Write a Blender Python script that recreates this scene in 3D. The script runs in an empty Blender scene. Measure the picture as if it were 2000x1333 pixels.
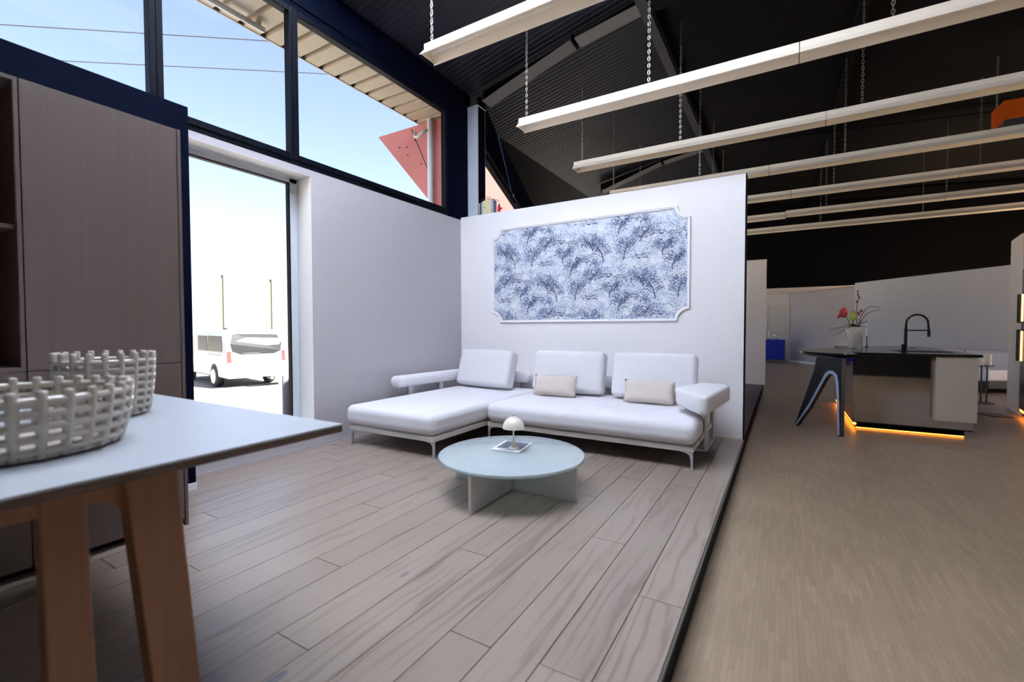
import bpy, bmesh, math, random
from mathutils import Vector, Matrix
random.seed(7)
R = math.radians
C = bpy.context.scene.collection
SC = bpy.context.scene

# ------------------------------------------------------------------ camera
H = 1.3                       # camera height above the lower floor
ZP = 0.115                    # height of the raised plank platform
cam_d = bpy.data.cameras.new('camera'); cam = bpy.data.objects.new('camera', cam_d); C.objects.link(cam)
cam_d.sensor_width = 36.0; cam_d.lens = 36.0 * 888.5 / 2000; cam_d.clip_start = 0.05; cam_d.clip_end = 400
cam.matrix_world = (Matrix.Translation((0, 0, H)) @ Matrix.Rotation(R(30.77), 4, 'Z') @
                    Matrix.Rotation(R(90 - 1.64), 4, 'X') @ Matrix.Rotation(R(-0.12), 4, 'Z'))
cam_d.dof.use_dof = True; cam_d.dof.focus_distance = 4.6; cam_d.dof.aperture_fstop = 1.6
SC.camera = cam

# ------------------------------------------------------------------ sky, sun, exposure
SC.view_settings.view_transform = 'Standard'; SC.view_settings.look = 'None'
SC.view_settings.gamma = 1.0; SC.view_settings.use_curve_mapping = False
SC.view_settings.exposure = 1.36
SUN_EL, SUN_DIR = 52.0, Vector((0.60, 0.10, 0.0)).normalized()
w = bpy.data.worlds.new('sky'); SC.world = w; w.use_nodes = True
nt = w.node_tree; nt.nodes.clear()
out = nt.nodes.new('ShaderNodeOutputWorld'); bg = nt.nodes.new('ShaderNodeBackground')
sky = nt.nodes.new('ShaderNodeTexSky'); sky.sky_type = 'NISHITA'; sky.sun_disc = False
sky.sun_elevation = R(SUN_EL); sky.sun_rotation = math.atan2(SUN_DIR.x, SUN_DIR.y)
sky.air_density = 1.0; sky.dust_density = 2.5; sky.ozone_density = 1.0
tint = nt.nodes.new('ShaderNodeMix'); tint.data_type = 'RGBA'; tint.blend_type = 'MULTIPLY'; tint.inputs[0].default_value = 1.0
tint.inputs[7].default_value = (0.92, 0.80, 0.80, 1)      # hazy, slightly warm air
nt.links.new(sky.outputs[0], tint.inputs[6]); nt.links.new(tint.outputs[2], bg.inputs[0]); nt.links.new(bg.outputs[0], out.inputs[0])
bg.inputs[1].default_value = 0.20
sun_d = bpy.data.lights.new('sun', 'SUN'); sun = bpy.data.objects.new('sun', sun_d); C.objects.link(sun)
sun_d.energy = 33.0; sun_d.angle = R(0.6); sun_d.color = (1.0, 0.93, 0.83)
sd = Vector((SUN_DIR.x * math.cos(R(SUN_EL)), SUN_DIR.y * math.cos(R(SUN_EL)), math.sin(R(SUN_EL))))
sun.rotation_euler = sd.to_track_quat('Z', 'Y').to_euler(); sun.location = sd * 30

# sampling portals at the room's seen and added window openings (they emit nothing)
def portal(loc, rot, sx, sy):
    d = bpy.data.lights.new('window_portal', 'AREA'); d.shape = 'RECTANGLE'; d.size = sx; d.size_y = sy
    d.cycles.is_portal = True
    o = bpy.data.objects.new('window_portal', d); C.objects.link(o); o.location = loc; o.rotation_euler = rot
    return o
portal((-4.40, -0.3, 3.64), (0, R(-90), 0), 1.34, 10.7)
portal((-4.40, 2.2, 1.5), (0, R(-90), 0), 2.6, 1.6)
portal((8.7, 11.0, 2.85), (0, R(90), 0), 2.5, 10.0)
portal((4.3, -5.2, 1.3), (R(90), 0, 0), 2.6, 2.6)
portal((-6.6, 12.2, 2.45), (0, R(-90), R(20.6)), 3.0, 13.4)

# ------------------------------------------------------------------ materials
def lin(c):
    return tuple(((v / 255) / 12.92 if v / 255 <= 0.04045 else ((v / 255 + 0.055) / 1.055) ** 2.4) for v in c) + (1.0,)
M = {}
class N:
    """small node-tree helper"""
    def __init__(s, name):
        s.m = bpy.data.materials.new(name); s.m.use_nodes = True; s.t = s.m.node_tree
        s.b = s.t.nodes['Principled BSDF']; M[name] = s.m
    def n(s, kind, **kw):
        nd = s.t.nodes.new('ShaderNode' + kind)
        for k, v in kw.items():
            if k.startswith('i_'): nd.inputs[k[2:].replace('_', ' ')].default_value = v
            else: setattr(nd, k, v)
        return nd
    def l(s, a, b): s.t.links.new(a, b)
    def math(s, op, a, b=None):
        nd = s.n('Math', operation=op)
        for i, v in enumerate((a, b)):
            if v is None: continue
            if isinstance(v, (int, float)): nd.inputs[i].default_value = v
            else: s.l(v, nd.inputs[i])
        return nd.outputs[0]
    def mix(s, f, a, b):
        nd = s.n('Mix', data_type='RGBA')
        for i, v in ((0, f), (6, a), (7, b)):
            if isinstance(v, (int, float, tuple)): nd.inputs[i].default_value = v
            else: s.l(v, nd.inputs[i])
        return nd.outputs[2]
    def ramp(s, f, pts):
        nd = s.n('ValToRGB'); cr = nd.color_ramp
        while len(cr.elements) < len(pts): cr.elements.new(0.5)
        for e, (p, c) in zip(cr.elements, pts): e.position = p; e.color = c
        s.l(f, nd.inputs[0]); return nd.outputs[0]
    def coords(s, scale=(1, 1, 1), rnd=0, kind='Object'):
        tc = s.n('TexCoord'); mp = s.n('Mapping'); mp.inputs['Scale'].default_value = scale
        src = tc.outputs[kind]
        if rnd:
            oi = s.n('ObjectInfo'); va = s.n('VectorMath', operation='ADD'); sc = s.math('MULTIPLY', oi.outputs['Random'], rnd)
            s.l(src, va.inputs[0]); s.l(sc, va.inputs[1]); src = va.outputs[0]
        s.l(src, mp.inputs[0]); return mp.outputs[0]
    def noise(s, v, scale, detail=3, rough=0.55, dist=0.0):
        nd = s.n('TexNoise', i_Scale=scale, i_Detail=detail, i_Roughness=rough, i_Distortion=dist); s.l(v, nd.inputs['Vector']); return nd.outputs[0]
    def bump(s, h, strength=0.2, dist=0.01):
        nd = s.n('Bump'); nd.inputs['Strength'].default_value = strength; nd.inputs['Distance'].default_value = dist
        s.l(h, nd.inputs['Height']); s.l(nd.outputs[0], s.b.inputs['Normal'])

def plain(name, rgb, rough=0.5, metal=0.0, var=0.06, scale=6.0, bump=0.0, bscale=60.0, spec=0.5, coat=0.0):
    a = N(name); c = lin(rgb); v = a.coords()
    f = a.noise(v, scale)
    lo = tuple(max(0, x * (1 - var)) for x in c[:3]) + (1,); hi = tuple(min(1, x * (1 + var)) for x in c[:3]) + (1,)
    a.l(a.mix(f, lo, hi), a.b.inputs['Base Color'])
    a.b.inputs['Roughness'].default_value = rough; a.b.inputs['Metallic'].default_value = metal
    a.b.inputs['Specular IOR Level'].default_value = spec; a.b.inputs['Coat Weight'].default_value = coat
    if bump: a.bump(a.noise(v, bscale, 2), bump, 0.004)
    return a

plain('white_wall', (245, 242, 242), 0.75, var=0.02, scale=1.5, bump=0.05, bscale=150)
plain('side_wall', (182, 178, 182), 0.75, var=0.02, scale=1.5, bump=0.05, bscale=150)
plain('reveal_white', (232, 230, 228), 0.6, var=0.02)
plain('navy_wall', (9, 15, 32), 0.6, var=0.1, scale=2, spec=0.02)
plain('window_metal', (9, 14, 24), 0.5, var=0.05, spec=0.08)
plain('alu', (208, 214, 220), 0.4, var=0.05)
plain('ceiling_sheet', (36, 38, 50), 0.5, var=0.12, scale=1.2)
plain('ceiling_black', (7, 7, 9), 0.7, var=0.2, scale=1.2, spec=0.1)
plain('steel_dark', (66, 66, 72), 0.45, var=0.1, scale=3)
plain('flange_grey', (128, 124, 128), 0.45, var=0.1, scale=3)
plain('column_grey', (205, 212, 225), 0.5, var=0.06, scale=3)
plain('black_wall', (13, 13, 15), 0.8, var=0.15, spec=0.1)
plain('grey_wall', (166, 165, 172), 0.8, var=0.03, scale=1.2)
plain('grey_wall_light', (218, 217, 222), 0.8, var=0.03, scale=1.2)
plain('cream_wall', (238, 226, 214), 0.75, var=0.02, scale=1.5)
plain('black_step', (9, 8, 8), 0.6, var=0.1, spec=0.08)
plain('trim_metal', (96, 92, 88), 0.5, metal=0.3)
plain('carpet', (112, 102, 108), 0.95, var=0.15, scale=90, bump=0.4, bscale=240)
plain('fixture', (246, 234, 216), 0.45, var=0.04, scale=2)
plain('chain_steel', (150, 146, 134), 0.35, metal=0.9)
plain('sofa_fabric', (226, 224, 227), 0.9, var=0.03, scale=40, bump=0.15, bscale=420, spec=0.2)
plain('sofa_frame', (206, 200, 190), 0.5, var=0.03)
plain('sofa_leg', (196, 198, 202), 0.35, metal=0.35)
plain('taupe_fabric', (216, 204, 194), 0.85, var=0.05, scale=60, bump=0.2, bscale=350, spec=0.2)
plain('table_panel', (196, 194, 188), 0.45, var=0.03)
plain('lamp_cream', (228, 220, 206), 0.18, var=0.02, coat=0.4)
plain('paper', (226, 228, 236), 0.6, var=0.03)
plain('magazine_photo', (74, 82, 98), 0.35, var=0.5, scale=30)
plain('ink', (30, 32, 40), 0.6)
plain('table_laminate', (160, 163, 168), 0.42, var=0.03, scale=8)
plain('table_edge', (84, 66, 56), 0.5, var=0.1, scale=20)
plain('ceramic', (176, 167, 156), 0.22, var=0.03, coat=0.3)
plain('niche_brown', (86, 62, 54), 0.6, var=0.1)
plain('worktop_black', (24, 25, 28), 0.16, var=0.15, scale=14)
plain('table_rim', (140, 138, 132), 0.3, metal=0.5)
plain('island_cream', (190, 176, 158), 0.5, var=0.02)
plain('leg_black', (22, 24, 28), 0.4)
plain('leg_blue', (190, 214, 240), 0.25, metal=0.3)
plain('faucet_black', (20, 21, 26), 0.3)
plain('vase_white', (232, 226, 214), 0.4, var=0.03)
plain('wax', (244, 238, 228), 0.5, var=0.02)
plain('blue_lacquer', (18, 44, 172), 0.3, var=0.03)
plain('chrome', (220, 222, 226), 0.08, metal=1.0, var=0.0)
plain('leaf_green', (112, 140, 58), 0.5, var=0.25, scale=30)
plain('leaf_grey', (120, 150, 128), 0.55, var=0.2, scale=30)
plain('flower_coral', (226, 84, 92), 0.4, var=0.15, scale=30)
plain('flower_red', (176, 26, 62), 0.5, var=0.15, scale=30)
plain('bud_green', (190, 200, 96), 0.5, var=0.15, scale=30)
plain('twig', (104, 72, 54), 0.8, var=0.2, scale=40)
plain('appliance_dark', (20, 24, 36), 0.25, var=0.1)
plain('orange_paint', (214, 92, 16), 0.4, var=0.08, scale=10)
plain('door_grey', (206, 206, 206), 0.6, var=0.02)
plain('sheet_beige', (172, 158, 138), 0.55, var=0.04, scale=3)
plain('red_facade', (180, 108, 102), 0.7, var=0.07, scale=3)
plain('red_far', (112, 58, 54), 0.7, var=0.07, scale=3)
plain('pipe_grey', (196, 196, 204), 0.4, var=0.04)
plain('pipe_white', (205, 200, 196), 0.4, var=0.04)
plain('pavement', (128, 125, 121), 0.9, var=0.06, scale=0.6, bump=0.2, bscale=30)
plain('kerb_grey', (84, 84, 88), 0.9, var=0.1, scale=4)
plain('barrier', (62, 61, 58), 0.85, var=0.03, scale=0.5)
plain('barrier_post', (70, 74, 58), 0.6, var=0.05)
plain('van_white', (150, 156, 166), 0.25, var=0.02, coat=0.5)
plain('van_glass', (20, 22, 26), 0.35, var=0.3, scale=2, spec=0.15)
plain('rubber', (34, 34, 36), 0.8)
plain('rim', (176, 178, 182), 0.35, metal=0.7)
plain('tail_red', (196, 40, 40), 0.25)
plain('bollard_grey', (92, 88, 100), 0.6)
plain('box_yellow', (222, 206, 160), 0.5, var=0.04)
plain('box_steel', (164, 174, 190), 0.35, metal=0.5)
plain('hydrant_red', (198, 30, 56), 0.35)
plain('grey_front', (60, 56, 54), 0.6, var=0.08)
plain('counter_black', (16, 16, 18), 0.5)

def cabinet_mat():
    a = N('cabinet_oak'); v = a.coords((60, 60, 0.9), rnd=13)
    f = a.noise(v, 1.0, 4, 0.6); g = a.noise(a.coords((9, 9, 0.25), rnd=7), 1.0, 2)
    c = a.mix(f, lin((92, 78, 75)), lin((107, 92, 87)))
    c2 = a.mix(a.math('MULTIPLY', g, 0.35), c, lin((83, 69, 65)))
    a.l(c2, a.b.inputs['Base Color']); a.b.inputs['Roughness'].default_value = 0.5; a.bump(f, 0.08, 0.002)
cabinet_mat()

def leg_wood():
    a = N('leg_oak'); v = a.coords((70, 70, 2.2), rnd=9)
    f = a.noise(v, 1.0, 4, 0.6); g = a.noise(a.coords((14, 14, 0.7), rnd=4), 1.0, 2)
    c = a.mix(f, lin((124, 82, 54)), lin((150, 106, 76)))
    a.l(a.mix(a.math('MULTIPLY', g, 0.4), c, lin((110, 72, 48))), a.b.inputs['Base Color'])
    a.b.inputs['Roughness'].default_value = 0.5; a.bump(f, 0.1, 0.002)
leg_wood()

def plank_mat():
    a = N('oak_plank'); oi = a.n('ObjectInfo')
    v = a.coords((1, 1, 1), rnd=37)
    # cathedral grain: distorted bands running along Y
    wv = a.n('TexWave', wave_type='BANDS', bands_direction='X', i_Scale=5.5, i_Distortion=16.0, i_Detail=3.0, i_Detail_Scale=0.9, i_Detail_Roughness=0.55)
    a.l(a.coords((1, 0.13, 1), rnd=37), wv.inputs['Vector'])
    fine = a.noise(a.coords((110, 2.6, 1), rnd=37), 1.0, 4, 0.65)
    cloud = a.ramp(a.noise(a.coords((5, 1.1, 1), rnd=37), 1.0, 3), [(0.42, (0, 0, 0, 1)), (0.66, (1, 1, 1, 1))])
    base = a.mix(oi.outputs['Random'], lin((150, 135, 123)), lin((160, 145, 132)))
    band = a.ramp(wv.outputs['Fac'], [(0.0, (1, 1, 1, 1)), (0.22, (0.35, 0.35, 0.35, 1)), (0.5, (0, 0, 0, 1))])
    g = a.math('MULTIPLY', band, a.math('MULTIPLY', a.math('ADD', fine, 0.25), cloud))
    c = a.mix(a.math('MULTIPLY', g, 0.75), base, lin((94, 78, 68)))
    c = a.mix(a.math('MULTIPLY', fine, 0.5), c, lin((122, 106, 96)))
    # grey-blue filled knots
    vo = a.n('TexVoronoi', i_Scale=1.0); vo.feature = 'F1'; a.l(a.coords((4.3, 1.5, 1), rnd=37), vo.inputs['Vector'])
    sel = a.n('TexWhiteNoise'); a.l(vo.outputs['Position'], sel.inputs['Vector'])
    rad = a.math('MULTIPLY', a.math('GREATER_THAN', sel.outputs[0], 0.5), a.math('MULTIPLY', a.math('SUBTRACT', sel.outputs[0], 0.45), 0.16))
    knot = a.math('LESS_THAN', vo.outputs['Distance'], rad)
    c = a.mix(a.math('MULTIPLY', knot, 0.7), c, lin((96, 98, 108)))
    a.l(c, a.b.inputs['Base Color']); a.b.inputs['Roughness'].default_value = 0.33
    a.bump(g, 0.12, 0.002)
plank_mat()

def parquet_mat():
    a = N('strip_parquet'); tc = a.n('TexCoord')
    mp = a.n('Mapping'); mp.inputs['Rotation'].default_value = (0, 0, R(90)); a.l(tc.outputs['Object'], mp.inputs[0])
    br = a.n('TexBrick', offset=0.5, i_Scale=1.0, i_Mortar_Size=0.0006, i_Bias=0.0)
    br.inputs['Brick Width'].default_value = 0.165; br.inputs['Row Height'].default_value = 0.0215
    br.inputs['Color1'].default_value = lin((164, 143, 118)); br.inputs['Color2'].default_value = lin((149, 128, 105))
    br.inputs['Mortar'].default_value = lin((118, 99, 78)); a.l(mp.outputs[0], br.inputs['Vector'])
    b2 = a.n('TexBrick', offset=0.0, i_Scale=1.0, i_Mortar_Size=0.0008)
    b2.inputs['Brick Width'].default_value = 0.33; b2.inputs['Row Height'].default_value = 0.165
    b2.inputs['Color1'].default_value = (1, 1, 1, 1); b2.inputs['Color2'].default_value = (0.9, 0.9, 0.9, 1); b2.inputs['Mortar'].default_value = (0.7, 0.7, 0.7, 1)
    a.l(mp.outputs[0], b2.inputs['Vector'])
    nz = a.noise(a.coords((1, 1, 1)), 0.9, 3)
    c = a.mix(a.math('MULTIPLY', nz, 0.45), br.outputs['Color'], lin((132, 113, 93)))
    mm = a.n('Mix', data_type='RGBA', blend_type='MULTIPLY'); mm.inputs[0].default_value = 1.0
    a.l(c, mm.inputs[6]); a.l(b2.outputs['Color'], mm.inputs[7])
    # sparse dark scratches / open joints along the strips
    vo = a.n('TexVoronoi', i_Scale=1.0); a.l(a.coords((7, 1.6, 1)), vo.inputs['Vector'])
    sel = a.n('TexWhiteNoise'); a.l(vo.outputs['Position'], sel.inputs['Vector'])
    sc = a.math('LESS_THAN', vo.outputs['Distance'], a.math('MULTIPLY', a.math('GREATER_THAN', sel.outputs[0], 0.86), 0.05))
    a.l(a.mix(a.math('MULTIPLY', sc, 0.8), mm.outputs[2], lin((50, 42, 34))), a.b.inputs['Base Color'])
    a.b.inputs['Roughness'].default_value = 0.36
parquet_mat()

def paper_mat():
    a = N('wallpaper'); v = a.coords((1, 1, 1))
    n1 = a.noise(v, 7.0, 5, 0.65); n2 = a.noise(v, 16.0, 4, 0.7, 1.0)
    f = a.ramp(n1, [(0.40, (0, 0, 0, 1)), (0.62, (1, 1, 1, 1))])
    g = a.ramp(n2, [(0.46, (0, 0, 0, 1)), (0.66, (1, 1, 1, 1))])
    c = a.mix(a.math('MULTIPLY', f, 0.75), lin((232, 234, 236)), lin((196, 207, 222)))
    c = a.mix(a.math('MULTIPLY', g, 0.6), c, lin((138, 158, 198)))
    a.l(c, a.b.inputs['Base Color']); a.b.inputs['Roughness'].default_value = 0.7
paper_mat()
plain('print_blue', (50, 74, 138), 0.7, var=0.35, scale=9)
plain('print_dark', (40, 52, 96), 0.7, var=0.3, scale=9)
plain('print_grey', (112, 130, 166), 0.7, var=0.2, scale=9)

def glass_mat(name, tint, glossy=0.06):
    a = N(name); t = a.t; t.nodes.remove(a.b)
    tr = a.n('BsdfTransparent'); tr.inputs[0].default_value = tint; gl = a.n('BsdfGlossy'); gl.inputs['Roughness'].default_value = 0.02
    lw = a.n('LayerWeight'); lw.inputs['Blend'].default_value = 0.5; mx = a.n('MixShader')
    a.l(a.math('ADD', a.math('MULTIPLY', a.math('POWER', lw.outputs['Facing'], 5.0), 0.05), 0.002), mx.inputs[0]); a.l(tr.outputs[0], mx.inputs[1]); a.l(gl.outputs[0], mx.inputs[2])
    a.l(mx.outputs[0], t.nodes['Material Output'].inputs[0])
glass_mat('window_glass', (0.97, 0.985, 0.98, 1))

def fill_rooflight():  # diffusing sheet of the roof openings added for interior light
    a = N('fill_rooflight'); t = a.t; t.nodes.remove(a.b); tl_ = a.n('BsdfTranslucent'); tl_.inputs[0].default_value = (0.80, 0.87, 0.99, 1)
    a.l(tl_.outputs[0], t.nodes['Material Output'].inputs[0])
fill_rooflight()
def frosted():
    a = N('frosted_glass'); b = a.b; t = a.t
    b.inputs['Base Color'].default_value = lin((204, 212, 215)); b.inputs['Roughness'].default_value = 0.07
    tr = a.n('BsdfTransparent'); tr.inputs[0].default_value = (0.86, 0.95, 0.93, 1); mx = a.n('MixShader')
    f = a.noise(a.coords(), 40, 2); a.l(a.math('ADD', a.math('MULTIPLY', f, 0.08), 0.54), mx.inputs[0])
    a.l(tr.outputs[0], mx.inputs[1]); a.l(b.outputs[0], mx.inputs[2]); a.l(mx.outputs[0], t.nodes['Material Output'].inputs[0])
frosted()

def mirror():
    a = N('bronze_mirror'); a.b.inputs['Base Color'].default_value = (0.52, 0.47, 0.40, 1)
    a.b.inputs['Metallic'].default_value = 1.0; a.l(a.math('ADD', a.math('MULTIPLY', a.noise(a.coords(), 3), 0.02), 0.02), a.b.inputs['Roughness'])
mirror()

def emit(name, rgb, s):
    a = N(name); a.b.inputs['Base Color'].default_value = lin(rgb); a.b.inputs['Emission Color'].default_value = lin(rgb)
    a.b.inputs['Emission Strength'].default_value = s
emit('led_amber', (255, 150, 48), 4.0); emit('led_warm', (255, 190, 120), 3.0)

# ------------------------------------------------------------------ mesh builder
class MB:
    def __init__(s): s.v = []; s.f = []
    def add(s, v, f):
        k = len(s.v); s.v += [Vector(p) for p in v]; s.f += [tuple(i + k for i in q) for q in f]; return s
    def box(s, x0, x1, y0, y1, z0, z1, mx=None):
        v = [Vector((x, y, z)) for x in (x0, x1) for y in (y0, y1) for z in (z0, z1)]
        if mx is not None: v = [mx @ p for p in v]
        return s.add(v, [(0, 1, 3, 2), (4, 6, 7, 5), (0, 4, 5, 1), (2, 3, 7, 6), (0, 2, 6, 4), (1, 5, 7, 3)])
    def prism(s, poly, fn, a, b):
        """poly: 2-D points, fn(u, v, t) -> xyz, extruded from t=a to t=b"""
        n = len(poly); v = [fn(p[0], p[1], a) for p in poly] + [fn(p[0], p[1], b) for p in poly]
        f = [tuple(range(n - 1, -1, -1)), tuple(range(n, 2 * n))] + [(i, (i + 1) % n, n + (i + 1) % n, n + i) for i in range(n)]
        return s.add(v, f)
    def tube(s, pts, r, n=8, closed=False):
        pts = [Vector(p) for p in pts]; m = len(pts); rs = r if isinstance(r, (list, tuple)) else [r] * m
        v = []; f = []; up = None
        for i, p in enumerate(pts):
            d = (pts[(i + 1) % m] - pts[i - 1]) if closed else (pts[min(i + 1, m - 1)] - pts[max(i - 1, 0)])
            d.normalize()
            if up is None:
                up = Vector((0, 0, 1)) if abs(d.z) < 0.9 else Vector((1, 0, 0))
            a = d.cross(up).normalized(); up = a.cross(d).normalized()
            for k in range(n):
                t = 2 * math.pi * k / n; v.append(p + (a * math.cos(t) + up * math.sin(t)) * rs[i])
        for i in range(m if closed else m - 1):
            j = (i + 1) % m
            for k in range(n): f.append((i * n + k, i * n + (k + 1) % n, j * n + (k + 1) % n, j * n + k))
        if not closed: f += [tuple(range(n - 1, -1, -1)), tuple((m - 1) * n + k for k in range(n))]
        return s.add(v, f)
    def lathe(s, prof, c=(0, 0, 0), n=32, capb=True, capt=True):
        c = Vector(c); m = len(prof); v = []; f = []
        for r, z in prof:
            for k in range(n):
                t = 2 * math.pi * k / n; v.append(c + Vector((r * math.cos(t), r * math.sin(t), z)))
        for i in range(m - 1):
            for k in range(n): f.append((i * n + k, i * n + (k + 1) % n, (i + 1) * n + (k + 1) % n, (i + 1) * n + k))
        if capb: f.append(tuple(range(n - 1, -1, -1)))
        if capt: f.append(tuple((m - 1) * n + k for k in range(n)))
        return s.add(v, f)
    def rbox(s, c, half, r, mx=None, seg=8, puff=0.0):
        """soft rounded box; puff bulges the large faces"""
        c = Vector(c); v = {}; vs = []; f = []
        hx, hy, hz = half; N_ = seg
        def P(a, b, cc):
            key = (round(a, 5), round(b, 5), round(cc, 5))
            if key not in v:
                g = lambda t: t   # even spacing
                p = Vector((a * hx, b * hy, cc * hz))
                inn = Vector((max(-hx + r, min(hx - r, p.x)), max(-hy + r, min(hy - r, p.y)), max(-hz + r, min(hz - r, p.z))))
                d = p - inn
                if d.length > 1e-9: p = inn + d.normalized() * r
                if puff:
                    k = (1 - a * a) * (1 - cc * cc); p.y += puff * k * (1 if b > 0 else -1) * abs(b)
                    k2 = (1 - a * a) * (1 - b * b); p.z += puff * 0.35 * k2 * cc
                if mx is not None: p = mx @ p
                v[key] = len(vs); vs.append(c + p)
            return v[key]
        def spaced(h):   # denser near the rounded rim
            e = min(0.95, r / h); t = [-1, -1 + e * 0.18, -1 + e * 0.45, -1 + e * 0.75, -1 + e]
            k = max(1, int(N_ / 2)); mid = [(-1 + e) + (2 - 2 * e) * i / (2 * k) for i in range(1, 2 * k)]
            return t + mid + [-q for q in reversed(t)]
        X, Y, Z = spaced(hx), spaced(hy), spaced(hz)
        for i in range(len(X) - 1):
            for j in range(len(Y) - 1):
                for z in (-1, 1):
                    q = (P(X[i], Y[j], z), P(X[i + 1], Y[j], z), P(X[i + 1], Y[j + 1], z), P(X[i], Y[j + 1], z)); f.append(q if z > 0 else q[::-1])
            for k in range(len(Z) - 1):
                for y in (-1, 1):
                    q = (P(X[i], y, Z[k]), P(X[i + 1], y, Z[k]), P(X[i + 1], y, Z[k + 1]), P(X[i], y, Z[k + 1])); f.append(q if y < 0 else q[::-1])
        for j in range(len(Y) - 1):
            for k in range(len(Z) - 1):
                for x in (-1, 1):
                    q = (P(x, Y[j], Z[k]), P(x, Y[j + 1], Z[k]), P(x, Y[j + 1], Z[k + 1]), P(x, Y[j], Z[k + 1])); f.append(q if x > 0 else q[::-1])
        return s.add(vs, f)
    def ball(s, c, rx, ry, rz, n=12, m=8):
        prof = []; v = []; f = []; c = Vector(c)
        v.append(c + Vector((0, 0, -rz)))
        for i in range(1, m):
            a = math.pi * i / m - math.pi / 2
            for k in range(n):
                t = 2 * math.pi * k / n; v.append(c + Vector((rx * math.cos(a) * math.cos(t), ry * math.cos(a) * math.sin(t), rz * math.sin(a))))
        v.append(c + Vector((0, 0, rz)))
        for k in range(n): f.append((0, 1 + (k + 1) % n, 1 + k))
        for i in range(m - 2):
            for k in range(n): f.append((1 + i * n + k, 1 + i * n + (k + 1) % n, 1 + (i + 1) * n + (k + 1) % n, 1 + (i + 1) * n + k))
        l = len(v) - 1
        for k in range(n): f.append((1 + (m - 2) * n + k, 1 + (m - 2) * n + (k + 1) % n, l))
        return s.add(v, f)

WORLD = {}
def obj(name, mb, mat, parent=None, bevel=0.0, smooth=False, origin=None):
    xs = mb.v
    if origin is None:
        lo = Vector([min(p[i] for p in xs) for i in range(3)]); hi = Vector([max(p[i] for p in xs) for i in range(3)]); origin = (lo + hi) / 2
    origin = Vector(origin)
    me = bpy.data.meshes.new(name); me.from_pydata([tuple(p - origin) for p in xs], [], mb.f)
    bm = bmesh.new(); bm.from_mesh(me); bmesh.ops.recalc_face_normals(bm, faces=bm.faces); bm.to_mesh(me); bm.free()
    me.materials.append(M[mat])
    if smooth:
        for p in me.polygons: p.use_smooth = True
        if smooth != 'all':
            me.set_sharp_from_angle(angle=R(40))
    o = bpy.data.objects.new(name, me); C.objects.link(o)
    WORLD[o] = origin
    if parent is not None: o.parent = parent; o.location = origin - WORLD[parent]
    else: o.location = origin
    if bevel:
        b = o.modifiers.new('bevel', 'BEVEL'); b.width = bevel; b.segments = 2; b.limit_method = 'ANGLE'; b.angle_limit = R(35)
    return o
def tag(o, label, cat, group=None):
    o['label'] = label; o['category'] = cat
    if group: o['group'] = group
    return o
def thing(name, label, cat, loc, group=None):
    o = bpy.data.objects.new(name, None); C.objects.link(o); o.location = loc; WORLD[o] = Vector(loc); o.empty_display_size = 0.1
    return tag(o, label, cat, group)
def struct(name, mb, mat, bevel=0.0, label=None, smooth=False):
    o = obj(name, mb, mat, None, bevel, smooth); o['kind'] = 'structure'
    if label: o['label'] = label
    return o
def sroot(name, loc, label=None):
    o = bpy.data.objects.new(name, None); C.objects.link(o); o.location = loc; WORLD[o] = Vector(loc); o['kind'] = 'structure'
    if label: o['label'] = label
    return o
def bx(*a, **k): return MB().box(*a, **k)
def rot(ax, ang): return Matrix.Rotation(R(ang), 4, ax)
# ================================================================== THE SETTING
XL, YB, XE = -4.05, 5.35, -0.338        # inner faces: left wall, sofa partition; platform edge
YN, YF, XR = -5.0, 20.3, 8.5            # wall behind the camera (its glazing added), far wall, right wall

# lower floor of fine strip parquet
fl = struct('floor', bx(-4.6, XR + 0.2, YN - 0.2, YF + 0.2, -0.12, 0.0), 'strip_parquet', label='tan strip parquet floor of the hall')
# raised platform with single planks
pf = sroot('floor_platform', (-2.2, 2, 0), 'raised platform of pale oak planks with a black step edge')
obj('substructure', bx(XL + 0.02, XE, -3.2, YB + 0.15, 0.0, 0.099), 'black_step', pf)
obj('edge_trim', bx(XE - 0.004, XE + 0.004, -3.2, YB - 0.001, 0.1005, ZP + 0.0015), 'trim_metal', pf)
PW = 0.1903
fixed = {0: [1.988], 1: [3.55], 2: [0.35, 2.42], 3: [1.379, 3.52], 4: [3.0], 5: [1.93, 0.05], 6: [1.025, 3.1], 7: [2.55], 8: [1.475, 3.6],
         9: [0.6, 2.9], 10: [2.1], 11: [1.1, 3.3], 12: [2.6], 13: [0.9, 2.95], 14: [1.471, 3.5]}
meshes = {}
k = 0; x1 = XE - 0.006
while x1 > XL + 0.03:
    x0 = max(x1 - PW, XL + 0.005)
    js = fixed.get(k, [0.4 + random.random() * 1.2, 2.6 + random.random()])
    cuts = [-3.2] + [j for j in sorted([js[0] - 2.15] + js)] + [YB - 0.002]
    for a, b in zip(cuts[:-1], cuts[1:]):
        if b - a < 0.05 or b < -0.6: continue
        key = (round(x1 - x0, 3), round(b - a, 2))
        if key in meshes:
            o = meshes[key].copy(); C.objects.link(o); o.location = Vector(((x0 + x1) / 2, (a + b) / 2, 0.1075)) - WORLD[pf]; WORLD[o] = Vector(((x0 + x1) / 2, (a + b) / 2, 0.1075))
        else:
            o = obj('plank', bx(x0 + 0.0017, x1 - 0.0017, a + 0.0018, b - 0.0018, 0.1, ZP), 'oak_plank', pf, bevel=0.0012); meshes[key] = o
    x1 -= PW; k += 1
# carpeted platform beyond the partition
cp = sroot('floor_carpet', (-2.2, 8, 0), 'raised platform with purple grey carpet')
obj('substructure', bx(XL, XE, YB + 0.152, 10.8, 0.0, 0.1), 'black_step', cp)
obj('carpet_sheet', bx(XL, XE - 0.01, YB + 0.152, 10.8, 0.1, ZP), 'carpet', cp)

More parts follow.
